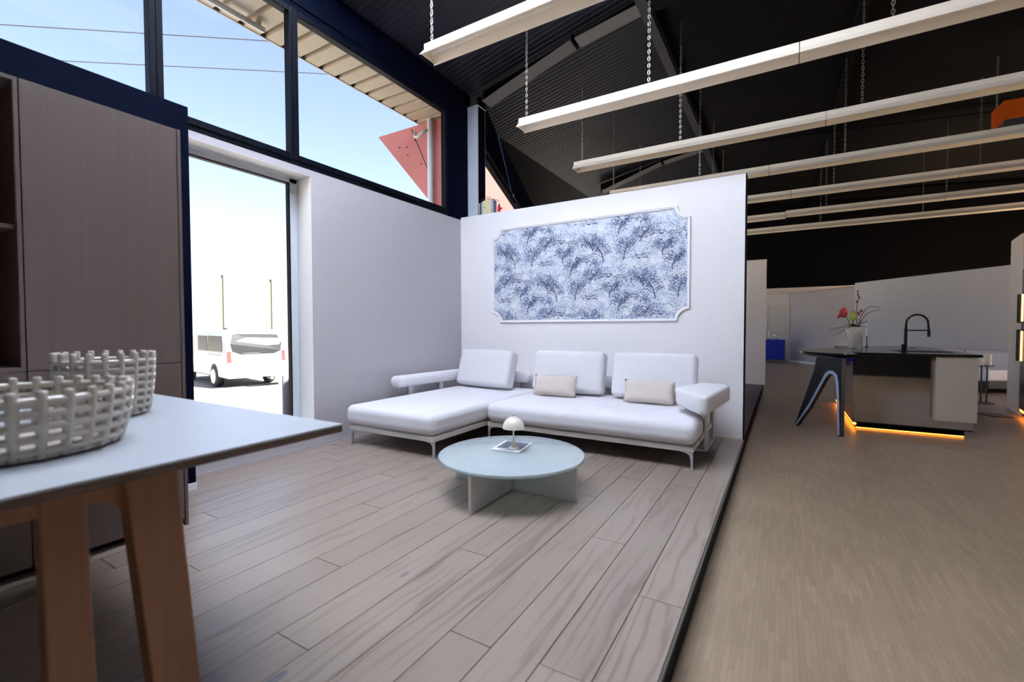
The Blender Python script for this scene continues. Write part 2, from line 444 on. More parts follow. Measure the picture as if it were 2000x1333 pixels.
# left wall: pale lower wall with one tall window, sill wall below it
WZ0, WZ1, WY0, WY1 = 0.30, 2.81, 1.45, 2.90
wl = sroot('wall_left', (XL, 2, 0), 'pale mauve plastered left wall')
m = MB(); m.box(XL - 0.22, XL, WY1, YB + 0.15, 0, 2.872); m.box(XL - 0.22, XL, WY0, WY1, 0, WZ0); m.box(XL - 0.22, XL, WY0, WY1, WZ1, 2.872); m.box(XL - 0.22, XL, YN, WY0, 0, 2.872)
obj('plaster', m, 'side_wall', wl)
m = MB(); m.box(XL - 0.34, XL - 0.285, WY1, YB + 0.15, -0.6, 2.872); m.box(XL - 0.34, XL - 0.285, WY0, WY1, -0.6, WZ0); m.box(XL - 0.34, XL - 0.285, YN, WY0, -0.6, 2.872); m.box(XL - 0.34, XL - 0.285, WY0, WY1, WZ1, 2.872)
obj('outer_skin', m, 'reveal_white', wl)
struct('baseboard_left', bx(XL, XL + 0.012, 1.68, 5.34, ZP, ZP + 0.012), 'side_wall')
# reveal lining of the tall window
w1 = sroot('window_1', (XL - 0.2, 2.2, 0), 'tall window with white reveal in the left wall')
m = MB(); m.box(XL - 0.218, XL + 0.001, WY1 - 0.002, WY1, WZ0, WZ1); obj('reveal_side', m, 'reveal_white', w1)
m = MB(); m.box(XL - 0.218, XL + 0.001, WY0, WY1, WZ1 - 0.002, WZ1); obj('reveal_head', m, 'reveal_white', w1)
obj('window_sill', bx(XL - 0.218, XL + 0.02, WY0, WY1, WZ0 - 0.02, WZ0 + 0.004), 'reveal_white', w1)
XG = XL - 0.25
m = MB(); m.box(XG - 0.03, XG + 0.03, WY1 - 0.085, WY1, WZ0, WZ1); m.box(XG - 0.03, XG + 0.03, WY0, WY0 + 0.06, WZ0, WZ1)
m.box(XG - 0.03, XG + 0.03, WY0, WY1, WZ1 - 0.05, WZ1); m.box(XG - 0.03, XG + 0.03, WY0, WY1, WZ0, WZ0 + 0.06)
obj('window_frame', m, 'alu', w1, bevel=0.004)
m = MB(); m.box(XG - 0.014, XG + 0.034, WY1 - 0.098, WY1 - 0.085, WZ0 + 0.06, WZ1 - 0.05); m.box(XG - 0.014, XG + 0.034, WY0 + 0.06, WY1 - 0.085, WZ1 - 0.062, WZ1 - 0.05)
obj('gasket', m, 'window_metal', w1)
obj('pane', bx(XG - 0.006, XG, WY0 + 0.06, WY1 - 0.098, WZ0 + 0.06, WZ1 - 0.062), 'window_glass', w1)

# clerestory: dark upper wall with a window band
CZ0, CZ1 = 2.872, 4.30; ZT = 4.76
m = MB(); m.box(XL - 0.09, XL, YN, 5.6, CZ1 + 0.06, ZT); m.box(XL - 0.09, XL, 5.056, 5.6, CZ0, CZ1 + 0.06)
struct('wall_left_upper', m, 'navy_wall', label='dark navy wall above and beside the upper window band')
struct('trim_1', bx(XL, XL + 0.012, YN, 5.12, CZ1 + 0.115, CZ1 + 0.125), 'window_metal', label='thin dark rail above the upper windows')
panes = [(2.78, 5.01), (1.66, 2.69), (-0.55, 1.57), (-1.67, -0.64), (-3.9, -1.76), (YN + 0.05, -3.99)]
for i, (a, b) in enumerate(panes):
    wi = sroot('window_%d' % (i + 2), (XL - 0.1, (a + b) / 2, CZ0), 'dark framed upper window pane %s' % ['nearest the sofa partition', 'between the two mullions', 'above the tall cabinet', 'further back', 'behind the cabinet run', 'at the rear wall'][i])
    m = MB(); ml = (a - 0.045, b + 0.045)
    m.box(XL - 0.08, XL + 0.004, ml[0], a, CZ0, CZ1 + 0.06); m.box(XL - 0.08, XL + 0.004, b, ml[1], CZ0, CZ1 + 0.06)
    m.box(XL - 0.08, XL + 0.004, a, b, CZ1, CZ1 + 0.06); m.box(XL - 0.08, XL + 0.004, a, b, CZ0, CZ0 + 0.105)
    obj('window_frame', m, 'window_metal', wi, bevel=0.006)
    m = MB(); m.box(XL + 0.004, XL + 0.014, ml[0], ml[1], CZ0 + 0.045, CZ0 + 0.052)
    obj('sill_groove', m, 'window_metal', wi)
    obj('pane', bx(XL - 0.07, XL - 0.064, a, b, CZ0 + 0.105, CZ1), 'window_glass', wi)

# dark partition stub behind the tall cabinet, with white base strip
XD = -3.716
struct('wall_cabinet', bx(XL + 0.001, XD, -3.2, 1.668, ZP, 2.90), 'navy_wall', label='dark navy wall stub behind the tall cabinet')
struct('baseboard_1', bx(XD, XD + 0.012, 1.2, 1.67, ZP, ZP + 0.05), 'reveal_white')

# sofa partition
wb = sroot('wall_back', (-2.2, YB, 0), 'white display partition behind the sofa')
obj('plaster', bx(XL + 0.001, -0.352, YB, YB + 0.15, ZP, 2.905), 'white_wall', wb)
obj('end_cap', bx(-0.352, -0.343, YB - 0.001, YB + 0.16, ZP, 2.906), 'black_step', wb)
struct('baseboard_back', bx(-0.62, -0.353, YB - 0.010, YB - 0.0005, ZP, ZP + 0.014), 'cream_wall')

# second partition further down the hall
struct('wall_partition_far', bx(-2.4, -0.305, 10.73, 10.85, ZP, 2.70), 'cream_wall', label='cream partition further down the hall')
struct('baseboard_2', bx(-2.4, -0.31, 10.715, 10.729, ZP, ZP + 0.05), 'reveal_white')

# wall bending outward beyond the column, with its window, glazed lower out of view for extra light
bd = Vector((-0.357, 0.952, 0)).normalized(); bn = Vector((0.952, 0.357, 0)).normalized(); b0 = Vector((-4.0, 5.86, 0))
def bent(u, z, t): return b0 + bd * u + Vector((0, 0, z)) - bn * t
wbt = sroot('wall_left_far', tuple(b0), 'dark wall bending outward beyond the column')
LB = 13.5
obj('upper_wall', MB().prism([(-0.1, 3.98), (LB, 3.98), (LB, 5.6), (-0.1, 5.6)], lambda u, v, t: bent(u, v, t), 0.0, 0.06), 'navy_wall', wbt)
obj('lower_wall', MB().prism([(-0.1, 0), (LB, 0), (LB, 1.0), (-0.1, 1.0)], lambda u, v, t: bent(u, v, t), 0.0, 0.06), 'navy_wall', wbt)
wi = sroot('window_8', tuple(b0), 'window behind the column, unseen lower glazing added for light')
m = MB()
for u0, u1, z0, z1 in ((-0.1, LB, 3.93, 3.98), (-0.1, LB, 1.0, 1.06), (4.3, 4.38, 1.06, 3.93), (8.8, 8.88, 1.06, 3.93), (LB - 0.06, LB, 1.06, 3.93)):
    m.prism([(u0, z0), (u1, z0), (u1, z1), (u0, z1)], lambda u, v, t: bent(u, v, t), -0.03, 0.06)
obj('window_frame', m, 'window_metal', wi)
m = MB(); m.prism([(-0.1, 4.07), (LB, 4.07), (LB, 4.09), (-0.1, 4.09)], lambda u, v, t: bent(u, v, t), -0.02, 0.0); obj('head_rail', m, 'steel_dark', wi)
for u0, u1 in ((-0.1, 4.3), (4.38, 8.8), (8.88, LB - 0.06)):
    obj('pane', MB().prism([(u0, 1.06), (u1, 1.06), (u1, 3.93), (u0, 3.93)], lambda u, v, t: bent(u, v, t), 0.05, 0.056), 'window_glass', wi)

# far end of the hall: black bulkhead, soffit, end wall with door, slanted grey walls
struct('wall_bulkhead', bx(-9.5, XR, 17.0, 17.15, 2.57, 5.7), 'black_wall', label='black bulkhead wall across the far end')
struct('ceiling_soffit', bx(-2.5, 3.2, 17.15, YF, 2.57, 2.67), 'reveal_white', label='white lowered soffit behind the black bulkhead')
struct('wall_end', bx(-9.5, XR, YF, YF + 0.15, 0, 2.6), 'grey_wall_light', label='pale end wall at the far end of the hall')
d1 = sroot('door_1', (-0.15, YF - 0.02, 0), 'grey flush door in the far end wall')
obj('door_leaf', bx(-0.52, 0.14, YF - 0.03, YF - 0.001, 0.01, 2.14), 'door_grey', d1, bevel=0.004)
obj('door_frame', MB().box(0.14, 0.20, YF - 0.05, YF - 0.001, 0, 2.2).box(-0.58, -0.52, YF - 0.05, YF - 0.001, 0, 2.2).box(-0.52, 0.14, YF - 0.05, YF - 0.001, 2.14, 2.2), 'grey_wall_light', d1)
def slab(p, q, t, z0, z1):
    p, q = Vector(p), Vector(q); d = (q - p).normalized(); n = Vector((-d.y, d.x)) * t
    poly = [p, q, q + n, p + n]
    return MB().prism([tuple(a) for a in poly], lambda u, v, s: Vector((u, v, s)), z0, z1)
struct('wall_slant_rear', slab((0.24, 20.2), (1.95, 17.37), 0.12, 0, 2.56), 'grey_wall', label='dark grey slanted wall left of the flower vase')
struct('wall_slant_front', slab((1.76, 16.3), (4.35, 12.75), 0.12, 0, 2.57), 'grey_wall_light', label='light grey slanted wall behind the back sofa')
struct('baseboard_3', slab((0.22, 20.12), (1.92, 17.32), -0.02, 0, 0.08), 'reveal_white')

# right kitchen wall block
wr = sroot('wall_kitchen', (3.5, 10, 0), 'white end wall of the tall kitchen unit at the right edge')
obj('plaster', MB().prism([(3.146, 10.46), (3.02, 9.70), (3.02, 9.62), (4.6, 9.2), (4.8, 10.2)], lambda u, v, t: Vector((u, v, t)), 0.0, 2.68), 'cream_wall', wr)
struct('wall_right', MB().box(XR, XR + 0.15, YN, 6.0, 0, 5.6).box(XR, XR + 0.15, 16.0, YF, 0, 5.6).box(XR, XR + 0.15, 6.0, 16.0, 0, 1.6).box(XR, XR + 0.15, 6.0, 16.0, 4.1, 5.6), 'black_wall', label='black wall along the right side of the hall')
w11 = sroot('window_11', (XR, 11, 1.6), 'unseen window band added in the right side wall for light')  # put in out of view to brighten the far hall
obj('window_frame', MB().box(XR + 0.02, XR + 0.1, 9.3, 9.38, 1.6, 4.1).box(XR + 0.02, XR + 0.1, 12.6, 12.68, 1.6, 4.1), 'window_metal', w11)
obj('pane', bx(XR + 0.06, XR + 0.066, 6.0, 16.0, 1.6, 4.1), 'window_glass', w11)
struct('wall_front', MB().box(XL, 3.0, YN - 0.15, YN, 0, 5.6).box(5.6, XR, YN - 0.15, YN, 0, 5.6).box(3.0, 5.6, YN - 0.15, YN, 2.6, 5.6), 'grey_wall', label='grey wall behind the camera')
w7 = sroot('window_7', (4.3, YN, 0), 'glazed entrance added behind the camera for fill light')  # unseen glazing put in as a fill light opening
obj('pane', bx(3.0, 5.6, YN - 0.08, YN - 0.074, 0.0, 2.6), 'window_glass', w7)
obj('window_frame', MB().box(3.0, 3.08, YN - 0.12, YN, 0, 2.6).box(5.52, 5.6, YN - 0.12, YN, 0, 2.6).box(4.26, 4.34, YN - 0.12, YN, 0, 2.6), 'window_metal', w7)

# ceiling: ribbed dark sheet left of the ridge beam, right of it a deck coloured black to look unlit
def ceil_z(x): return ZT + (x - XL) * 0.2157 if x < -1.5 else 5.31 - (x + 1.5) * 0.068
RL = [(-3.7, -1.65, 0.2, 3.15), (-1.3, 0.1, 1.0, 3.0)]        # unseen rooflights added to brighten the room: x0, x1, y0, y1
m = MB(); prof = []; y = YN
while y < 17.0: prof += [(y, 0.0), (y + 0.045, 0.0), (y + 0.052, 0.007), (y + 0.076, 0.007)]; y += 0.084
def cz(u, v, t): return Vector((t, u, ZT + 0.02 + v + (t - XL) * 0.2157))
n = len(prof)
for xa, xb, skip in ((XL - 0.34, RL[0][0], False), (RL[0][0], RL[0][1], True), (RL[0][1], -1.5, False)):
    vv = [cz(p, q, xa) for p, q in prof] + [cz(p, q, xb) for p, q in prof]
    m.add(vv, [(i, i + 1, n + i + 1, n + i) for i in range(n - 1) if not (skip and RL[0][2] < prof[i][0] < RL[0][3])])
ce = struct('ceiling', m, 'ceiling_sheet', label='dark ribbed metal ceiling rising from the left wall')
m = MB()
for xa, xb, ya, yb in ((-1.5, XR, YN, RL[1][2]), (-1.5, RL[1][0], RL[1][2], RL[1][3]), (RL[1][1], XR, RL[1][2], RL[1][3]), (-1.5, XR, RL[1][3], 17.0)):
    m.prism([(xa, ceil_z(xa + 1e-6)), (xb, ceil_z(xb)), (xb, ceil_z(xb) + 0.25), (xa, ceil_z(xa + 1e-6) + 0.25)], lambda u, v, t: Vector((u, t, v)), ya, yb)
struct('ceiling_right', m, 'ceiling_black', label='ceiling over the right part of the hall, blackened for shade')
for i, (xa, xb, ya, yb) in enumerate(RL):
    wi = sroot('window_%d' % (9 + i), ((xa + xb) / 2, (ya + yb) / 2, 5.2), 'added unseen translucent rooflight over the %s' % ('platform' if i == 0 else 'platform edge'))
    obj('pane', MB().prism([(xa - 0.02, ceil_z(xa) + 0.10), (xb + 0.02, ceil_z(xb) + 0.10), (xb + 0.02, ceil_z(xb) + 0.103), (xa - 0.02, ceil_z(xa) + 0.103)], lambda u, v, t: Vector((u, t, v)), ya - 0.2, yb + 0.2), 'fill_rooflight', wi)
    cb_ = MB()
    for ua, ub, wa, wb in ((xa - 0.03, xa + 0.0, ya - 0.21, yb + 0.21), (xb, xb + 0.03, ya - 0.21, yb + 0.21), (xa, xb, ya - 0.21, ya - 0.02), (xa, xb, yb + 0.16, yb + 0.21)):
        cb_.prism([(ua, ceil_z(ua) - 0.0), (ub, ceil_z(ub) - 0.0), (ub, ceil_z(ub) + 0.16), (ua, ceil_z(ua) + 0.16)], lambda u, v, t: Vector((u, t, v)), wa, wb)
    obj('curb', cb_, 'steel_dark', wi)
# roof over the bent bay, kept outside the ribbed sheet
struct('ceiling_bay', MB().prism([(6.9, -4.39), (17.0, -4.39), (17.0, -8.2)], lambda u, v, t: Vector((v, u, t)), 4.74, 4.86), 'ceiling_black', label='dark ceiling over the outward bending bay')

# steel portal frames: column, haunch and rafter
def frame(y, label, first=False):
    t = thing('steel_frame', label, 'steel frame', (-3.9, y, 0), 'steel portal frames of the hall')
    if first:
        m = MB(); m.box(-4.13, -3.87, y, y + 0.016, 0.0, 4.56); m.box(-4.13, -3.87, y + 0.184, y + 0.20, 0.0, 4.56); m.box(-4.006, -3.994, y + 0.016, y + 0.184, 0.0, 4.56)
        m.box(-4.13, -3.862, y - 0.006, y + 0.21, 4.545, 4.56)
        obj('column', m, 'column_grey', t)
        obj('column_shade_plate', bx(-3.89, -3.868, y + 0.016, y + 0.19, 2.0, 4.6), 'navy_wall', t)  # navy plate painting the shaded side of the pale column
    hw = 0.11; yc = y + 0.13
    pts = [(-3.80, 4.60), (-2.42, 5.02), (-2.36, 5.03), (-1.5, 5.17)]
    def bar(p, q, w, th): return MB().prism([p, q, (q[0], q[1] + th), (p[0], p[1] + th)], lambda u, v, s: Vector((u, s, v)), yc - w, yc + w)
    obj('haunch_flange', bar(pts[0], pts[1], hw, 0.016), 'flange_grey', t)
    obj('rafter_flange', bar(pts[2], pts[3], hw, 0.016), 'flange_grey', t)
    obj('web', MB().prism([(-3.86, 4.6), (-3.80, 4.61), (-2.40, 5.03), (-1.5, 5.18), (-1.5, 5.32), (-3.86, 4.80)], lambda u, v, s: Vector((u, s, v)), yc - 0.006, yc + 0.006), 'ceiling_black', t)
    m = MB(); m.box(-2.408, -2.392, yc - 0.10, yc + 0.10, 5.02, 5.12); obj('stiffener', m, 'ceiling_black', t)
    rz = [(-1.5, 5.17), (XR, ceil_z(XR) - 0.16)]
    obj('far_rafter', bar(rz[0], rz[1], 0.10, 0.016), 'ceiling_black', t)
    return t
frame(5.53, 'steel portal frame with pale column beside the sofa partition', True)
frame(10.6, 'dark steel rafter frame above the far cream partition')
frame(15.7, 'dark steel rafter frame nearest the black bulkhead')
tag(obj('ridge_beam', bx(-1.56, -1.44, YN + 0.05, 16.9, 5.16, 5.30), 'ceiling_sheet'), 'dark beam running along the ridge of the ceiling', 'beam')
tag(obj('ceiling_beam', bx(0.72, 0.82, YN + 0.05, 16.9, 5.04, 5.14), 'ceiling_black'), 'black beam along the ceiling over the walkway', 'beam')

# ------------------------------------------------------------------ hanging light troughs
def link_chain(length):
    m = MB(); p = 0.034; n = int(length / p); rr = 0.0042
    for i in range(n):
        c = Vector((0, 0, i * p + 0.02)); q = []
        for k in range(8):
            t = 2 * math.pi * k / 8; a, b = 0.011 * math.cos(t), 0.022 * math.sin(t)
            q.append(c + (Vector((a, 0, b)) if i % 2 else Vector((0, a, b))))
        m.tube(q, rr, 3, closed=True)
    return m
PROF = [(-0.0975, 0), (-0.045, 0.062), (-0.037, 0.066), (-0.037, 0.118), (0.037, 0.118), (0.037, 0.066), (0.045, 0.062), (0.0975, 0),
        (0.092, 0), (0.042, 0.056), (-0.042, 0.056), (-0.092, 0)]
FZ = 3.602; chains = {}; trays = {}
ordn = ['nearest', 'second', 'third', 'fourth', 'fifth', 'sixth', 'farthest']
for i in range(7):
    y = 3.045 + 1.612 * i
    t = thing('light_trough', '%s of the seven long cream light troughs hanging on chains%s' % (ordn[i], ' from the camera' if i in (0,) else (' counted from the front' if i < 6 else ' near the black bulkhead')), 'light fixture', (0, y, FZ), 'hanging light troughs')
    seg = [-2.66, 0.02 if i == 5 else -0.21 + 0.3 * (i % 3), 2.3 + 0.2 * (i % 2), 4.75, 7.2]
    for j in range(4):
        a, b = seg[j], seg[j + 1]; key = round(b - a, 3); dz = -0.022 if (i == 5 and j == 0) else 0.0
        if key not in trays:
            m = MB().prism(PROF, lambda u, v, s: Vector((s, u, v)), -(b - a) / 2 + 0.003, (b - a) / 2 - 0.003)
            m.box(-(b - a) / 2 + 0.003, (b - a) / 2 - 0.003, -0.004, 0.004, 0.048, 0.056)
            trays[key] = obj('tray', m, 'fixture', t, origin=(0, 0, 0)); o = trays[key]
        else:
            o = trays[key].copy(); C.objects.link(o)
        o.parent = t; o.location = ((a + b) / 2, 0, dz)
    e = obj('end_plate', MB().prism([(-0.09, 0.003), (-0.042, 0.058), (0.042, 0.058), (0.09, 0.003)], lambda u, v, s: Vector((s, u + y, v + FZ)), -2.645, -2.640), 'fixture', t)
    for x in (-2.60 + 0.03 * (i % 3), -1.18, 0.71, 2.5, 4.4):
        L = round(ceil_z(x) - 0.02 - FZ - 0.118, 2)
        if x in (0.71,): L = round(5.04 - FZ - 0.118, 2)
        if L not in chains: chains[L] = obj('chain', link_chain(L), 'chain_steel', t, origin=(0, 0, 0)); o = chains[L]
        else: o = chains[L].copy(); C.objects.link(o)
        o.parent = t; o.location = (x, 0, 0.118 - (0.022 if (i == 5 and x < 0) else 0))

# ------------------------------------------------------------------ toile panel on the partition
px0, px1, pz0, pz1, cr = -3.50, -0.885, 1.372, 2.665, 0.135
def notch(inset=0.0, n=8):
    x0, x1, z0, z1 = px0 + inset, px1 - inset, pz0 + inset, pz1 - inset; r = cr; p = []
    for cx, cz_, a0 in ((px0, pz0, 90), (px1, pz0, 180), (px1, pz1, 270), (px0, pz1, 0)):
        rr = r + inset
        lim = math.degrees(math.asin(min(1, inset / rr)))
        for k in range(n + 1):
            a = R((a0 - lim) - (90 - 2 * lim) * k / n); p.append((cx + rr * math.cos(a), cz_ + rr * math.sin(a)))
    return p
pn = thing('wall_panel', 'blue and white toile wallpaper panel framed in white moulding above the sofa', 'wall panel', (-2.19, YB, pz0))
fnY = lambda u, v, t: Vector((u, t, v))
obj('wallpaper_sheet', MB().prism(notch(0.02), fnY, YB - 0.004, YB - 0.0005), 'wallpaper', pn)
oo, ii = notch(0.0), notch(0.032); n = len(oo); m = MB()
mid1, mid2 = notch(0.008), notch(0.022)
rings = [(oo, YB - 0.0005), (oo, YB - 0.012), (mid1, YB - 0.024), (mid2, YB - 0.018), (ii, YB - 0.014), (ii, YB - 0.0005)]
vv = []; ff = []
for rg, yy in rings: vv += [Vector((a, yy, b)) for a, b in rg]
for a in range(len(rings) - 1):
    for k in range(n): ff.append((a * n + k, a * n + (k + 1) % n, (a + 1) * n + (k + 1) % n, (a + 1) * n + k))
obj('moulding', m.add(vv, ff), 'white_wall', pn)
# printed motifs: generic trees, shrubs, grass and standing or lying beasts, repeated in a half-drop
rs = random.Random(5)
def inside(x, z):
    if not (px0 + 0.035 < x < px1 - 0.035 and pz0 + 0.035 < z < pz1 - 0.035): return False
    for cx in (px0, px1):
        for c_ in (pz0, pz1):
            if math.hypot(x - cx, z - c_) < cr + 0.03: return False
    return True
def stroke_set():
    S = []
    def st(pts, w, layer=0): S.append((pts, w, layer))
    def leaf(x, z, n, sp, layer=0):
        for _ in range(n):
            a = rs.random() * 6.28; d = sp * rs.random() ** 0.6; l = 0.008 + 0.012 * rs.random(); b = rs.random() * 6.28
            p = (x + d * math.cos(a) * 1.2, z + d * math.sin(a)); st([p, (p[0] + l * math.cos(b), p[1] + l * math.sin(b) * 0.7)], 0.0055, layer)
    def tree(x, z, h, lean):
        t = [(x + lean * (k / 6) ** 2 + 0.006 * rs.uniform(-1, 1), z + h * k / 6) for k in range(7)]
        st(t, 0.010, 1)
        for k in range(2, 7):
            for sgn in (-1, 1):
                p = t[k]; q = [(p[0] + sgn * (0.025 * j + 0.004 * rs.uniform(-1, 1)), p[1] + 0.018 * j + 0.006 * rs.uniform(-1, 1)) for j in range(4)]
                st(q, 0.005, 1); leaf(q[-1][0], q[-1][1], 16, 0.045, rs.choice((0, 0, 2)))
        leaf(t[-1][0], t[-1][1], 46, 0.075); leaf(t[-1][0], t[-1][1] - 0.02, 34, 0.095, 2)
    def beast(x, z, s, lying, f):
        b = [(x + f * s * u, z + s * v) for u, v in ((-0.5, 0.28), (-0.3, 0.36), (0, 0.33), (0.3, 0.38), (0.48, 0.46), (0.62, 0.40), (0.60, 0.30), (0.42, 0.26))]
        st(b, 0.006, 1)
        u = [(x + f * s * a, z + s * c) for a, c in ((-0.5, 0.28), (-0.42, 0.12), (-0.1, 0.14), (0.25, 0.13), (0.42, 0.26))]; st(u, 0.006, 1)
        for lx in (-0.42, -0.3, 0.25, 0.36):
            if lying: st([(x + f * s * lx, z + s * 0.13), (x + f * s * (lx + 0.22), z + s * 0.04)], 0.006, 1)
            else: st([(x + f * s * lx, z + s * 0.16), (x + f * s * (lx - 0.03), z - s * 0.12)], 0.006, 1)
        st([(x - f * s * 0.5, z + s * 0.28), (x - f * s * 0.66, z + s * 0.16), (x - f * s * 0.7, z + s * 0.0)], 0.005, 1)
        for k in range(5): st([(x + f * s * (-0.35 + 0.15 * k), z + s * 0.33), (x + f * s * (-0.37 + 0.15 * k), z + s * 0.2)], 0.004, 0)
        leaf(x, z + s * 0.24, 10, s * 0.25, 2)
    def grass(x, z, n, wd):
        for _ in range(n):
            a = x + rs.uniform(-wd, wd); st([(a, z + rs.uniform(-0.01, 0.01)), (a + rs.uniform(-0.02, 0.02), z + 0.012 + 0.012 * rs.random())], 0.004, rs.choice((0, 2, 2)))
    def hill(x, z, wd):
        st([(x + wd * (k / 8 - 0.5), z + 0.018 * math.sin(k * 0.8) + 0.004 * rs.uniform(-1, 1)) for k in range(9)], 0.0045, 2)
    tree(0.10, 0.10, 0.20, 0.05); tree(0.47, 0.55, 0.20, -0.07); tree(0.30, 0.30, 0.12, 0.06); tree(0.55, 0.12, 0.14, 0.04); tree(0.04, 0.42, 0.15, 0.05); tree(0.33, 0.70, 0.12, -0.05)
    beast(0.32, 0.10, 0.15, True, 1); beast(0.20, 0.56, 0.16, False, -1); beast(0.50, 0.36, 0.15, True, -1); beast(0.08, 0.80, 0.15, False, 1)
    for _ in range(9): grass(rs.uniform(0, 0.62), rs.uniform(0, 0.92), 8, 0.06)
    for _ in range(12): hill(rs.uniform(0, 0.62), rs.uniform(0, 0.92), 0.2)
    for _ in range(44): leaf(rs.uniform(0, 0.62), rs.uniform(0, 0.92), 18, 0.055, rs.choice((0, 0, 2)))
    return S
SET = stroke_set(); layers = [MB(), MB(), MB()]
for ti in range(-1, 6):
    for tj in range(-1, 3):
        ox = px0 - 0.1 + ti * 0.62; oz = pz0 - 0.75 + tj * 0.92 + (0.46 if ti % 2 else 0.0)
        for pts, wd, ly in SET:
            if not all(inside(ox + a, oz + b) for a, b in pts): continue
            yy = YB - 0.0046 - 0.0003 * ly; vv = []; ff = []
            for k, (a, b) in enumerate(pts):
                p0, p1 = pts[max(k - 1, 0)], pts[min(k + 1, len(pts) - 1)]; d = math.hypot(p1[0] - p0[0], p1[1] - p0[1]) or 1
                nx, nz = -(p1[1] - p0[1]) / d * wd / 2, (p1[0] - p0[0]) / d * wd / 2
                vv += [(ox + a + nx, yy, oz + b + nz), (ox + a - nx, yy, oz + b - nz)]
                if k: ff.append((2 * k - 2, 2 * k - 1, 2 * k + 1, 2 * k))
            layers[ly].add(vv, ff)
for ly, nm, mt in ((0, 'printed_foliage', 'print_blue'), (1, 'printed_outline', 'print_dark'), (2, 'printed_shading', 'print_grey')):
    o = obj(nm, layers[ly], mt, pn); o['kind'] = 'stuff'

# ------------------------------------------------------------------ modular sofa
def curved_leg(x, y, sx, sy, top):
    """slim cast leg whose bracket sweeps inward under the frame (sx along X)"""
    m = MB(); w2 = 0.011
    prof = [(0, ZP), (0.015, ZP), (0.018, top - 0.05), (0.026, top - 0.028), (0.05, top - 0.012), (0.10, top - 0.004), (0.10, top), (0, top)]
    return m.prism(prof, lambda u, v, s: Vector((x + sx * u, y + s, v)), -w2, w2)
FR0, FR1, SZ = 0.262, 0.312, 0.515
ch = thing('chaise_sofa', 'white chaise longue module of the sofa along the left wall', 'sofa', (-3.26, 4.2, ZP), 'modules of the white sofa')
obj('frame', bx(-3.82, -2.70, 3.14, 5.20, FR0, FR1), 'sofa_frame', ch, bevel=0.006)
obj('shadow_gap', bx(-3.80, -2.72, 3.16, 5.18, FR1, FR1 + 0.008), 'sofa_leg', ch)
obj('seat_cushion', MB().rbox((-3.265, 4.16, (FR1 + 0.008 + SZ) / 2), (0.585, 1.05, (SZ - FR1 - 0.008) / 2), 0.065, seg=10), 'sofa_fabric', ch, smooth='all')
for x, sx in ((-3.815, 1), (-2.705, -1)):
    for y in (3.165, 5.15): obj('leg', curved_leg(x, y, sx, 1, FR0), 'sofa_leg', ch, bevel=0.002)
obj('arm_bolster', MB().rbox((-3.885, 4.52, 0.665), (0.085, 0.68, 0.068), 0.055, mx=rot('Z', 0) @ rot('X', -0.5)), 'sofa_fabric', ch, smooth='all')
for y in (4.05, 4.62): obj('arm_post', bx(-3.90, -3.855, y, y + 0.07, FR0, 0.61), 'sofa_leg', ch)
obj('back_bolster', MB().rbox((-3.30, 5.235, 0.652), (0.46, 0.075, 0.072), 0.06), 'sofa_fabric', ch, smooth='all')
for x in (-3.6, -3.05): obj('back_post', bx(x, x + 0.07, 5.205, 5.235, FR0, 0.60), 'sofa_leg', ch)

sf = thing('corner_sofa', 'white two seat sofa module with a single angled armrest under the wallpaper panel', 'sofa', (-1.65, 4.6, ZP), 'modules of the white sofa')
obj('frame', bx(-2.675, -0.622, 3.975, 5.20, FR0, FR1), 'sofa_frame', sf, bevel=0.006)
obj('shadow_gap', bx(-2.655, -0.64, 3.995, 5.18, FR1, FR1 + 0.008), 'sofa_leg', sf)
obj('seat_cushion', MB().rbox((-1.635, 4.565, (FR1 + 0.008 + SZ) / 2), (1.04, 0.635, (SZ - FR1 - 0.008) / 2), 0.075, seg=10), 'sofa_fabric', sf, smooth='all')
for x, sx in ((-2.67, 1), (-0.63, -1)):
    for y in (3.995, 5.15): obj('leg', curved_leg(x, y, sx, 1, FR0), 'sofa_leg', sf, bevel=0.002)
obj('back_bolster', MB().rbox((-1.86, 5.235, 0.655), (0.88, 0.075, 0.075), 0.06), 'sofa_fabric', sf, smooth='all')
for x in (-2.5, -1.66, -1.1): obj('back_post', bx(x, x + 0.07, 5.205, 5.235, FR0, 0.60), 'sofa_leg', sf)
# armrest pad: a wedge in plan, rounded
pad = [(-0.865, 4.46), (-0.83, 4.37), (-0.585, 3.95), (-0.51, 3.95), (-0.43, 4.86), (-0.50, 4.95), (-0.72, 4.98)]
o = obj('armrest', MB().prism(pad, lambda u, v, t: Vector((u, v, t)), 0.582, 0.742), 'sofa_fabric', sf, smooth='all')
b = o.modifiers.new('round', 'BEVEL'); b.width = 0.034; b.segments = 4; b.limit_method = 'ANGLE'; b.angle_limit = R(20)
for y in (4.30, 4.78): obj('arm_post', bx(-0.585, -0.565, y, y + 0.09, FR0 - 0.06, 0.61), 'sofa_leg', sf)
obj('arm_bracket', bx(-0.70, -0.566, 4.30, 4.87, FR0 - 0.06, FR0 - 0.045), 'sofa_leg', sf)

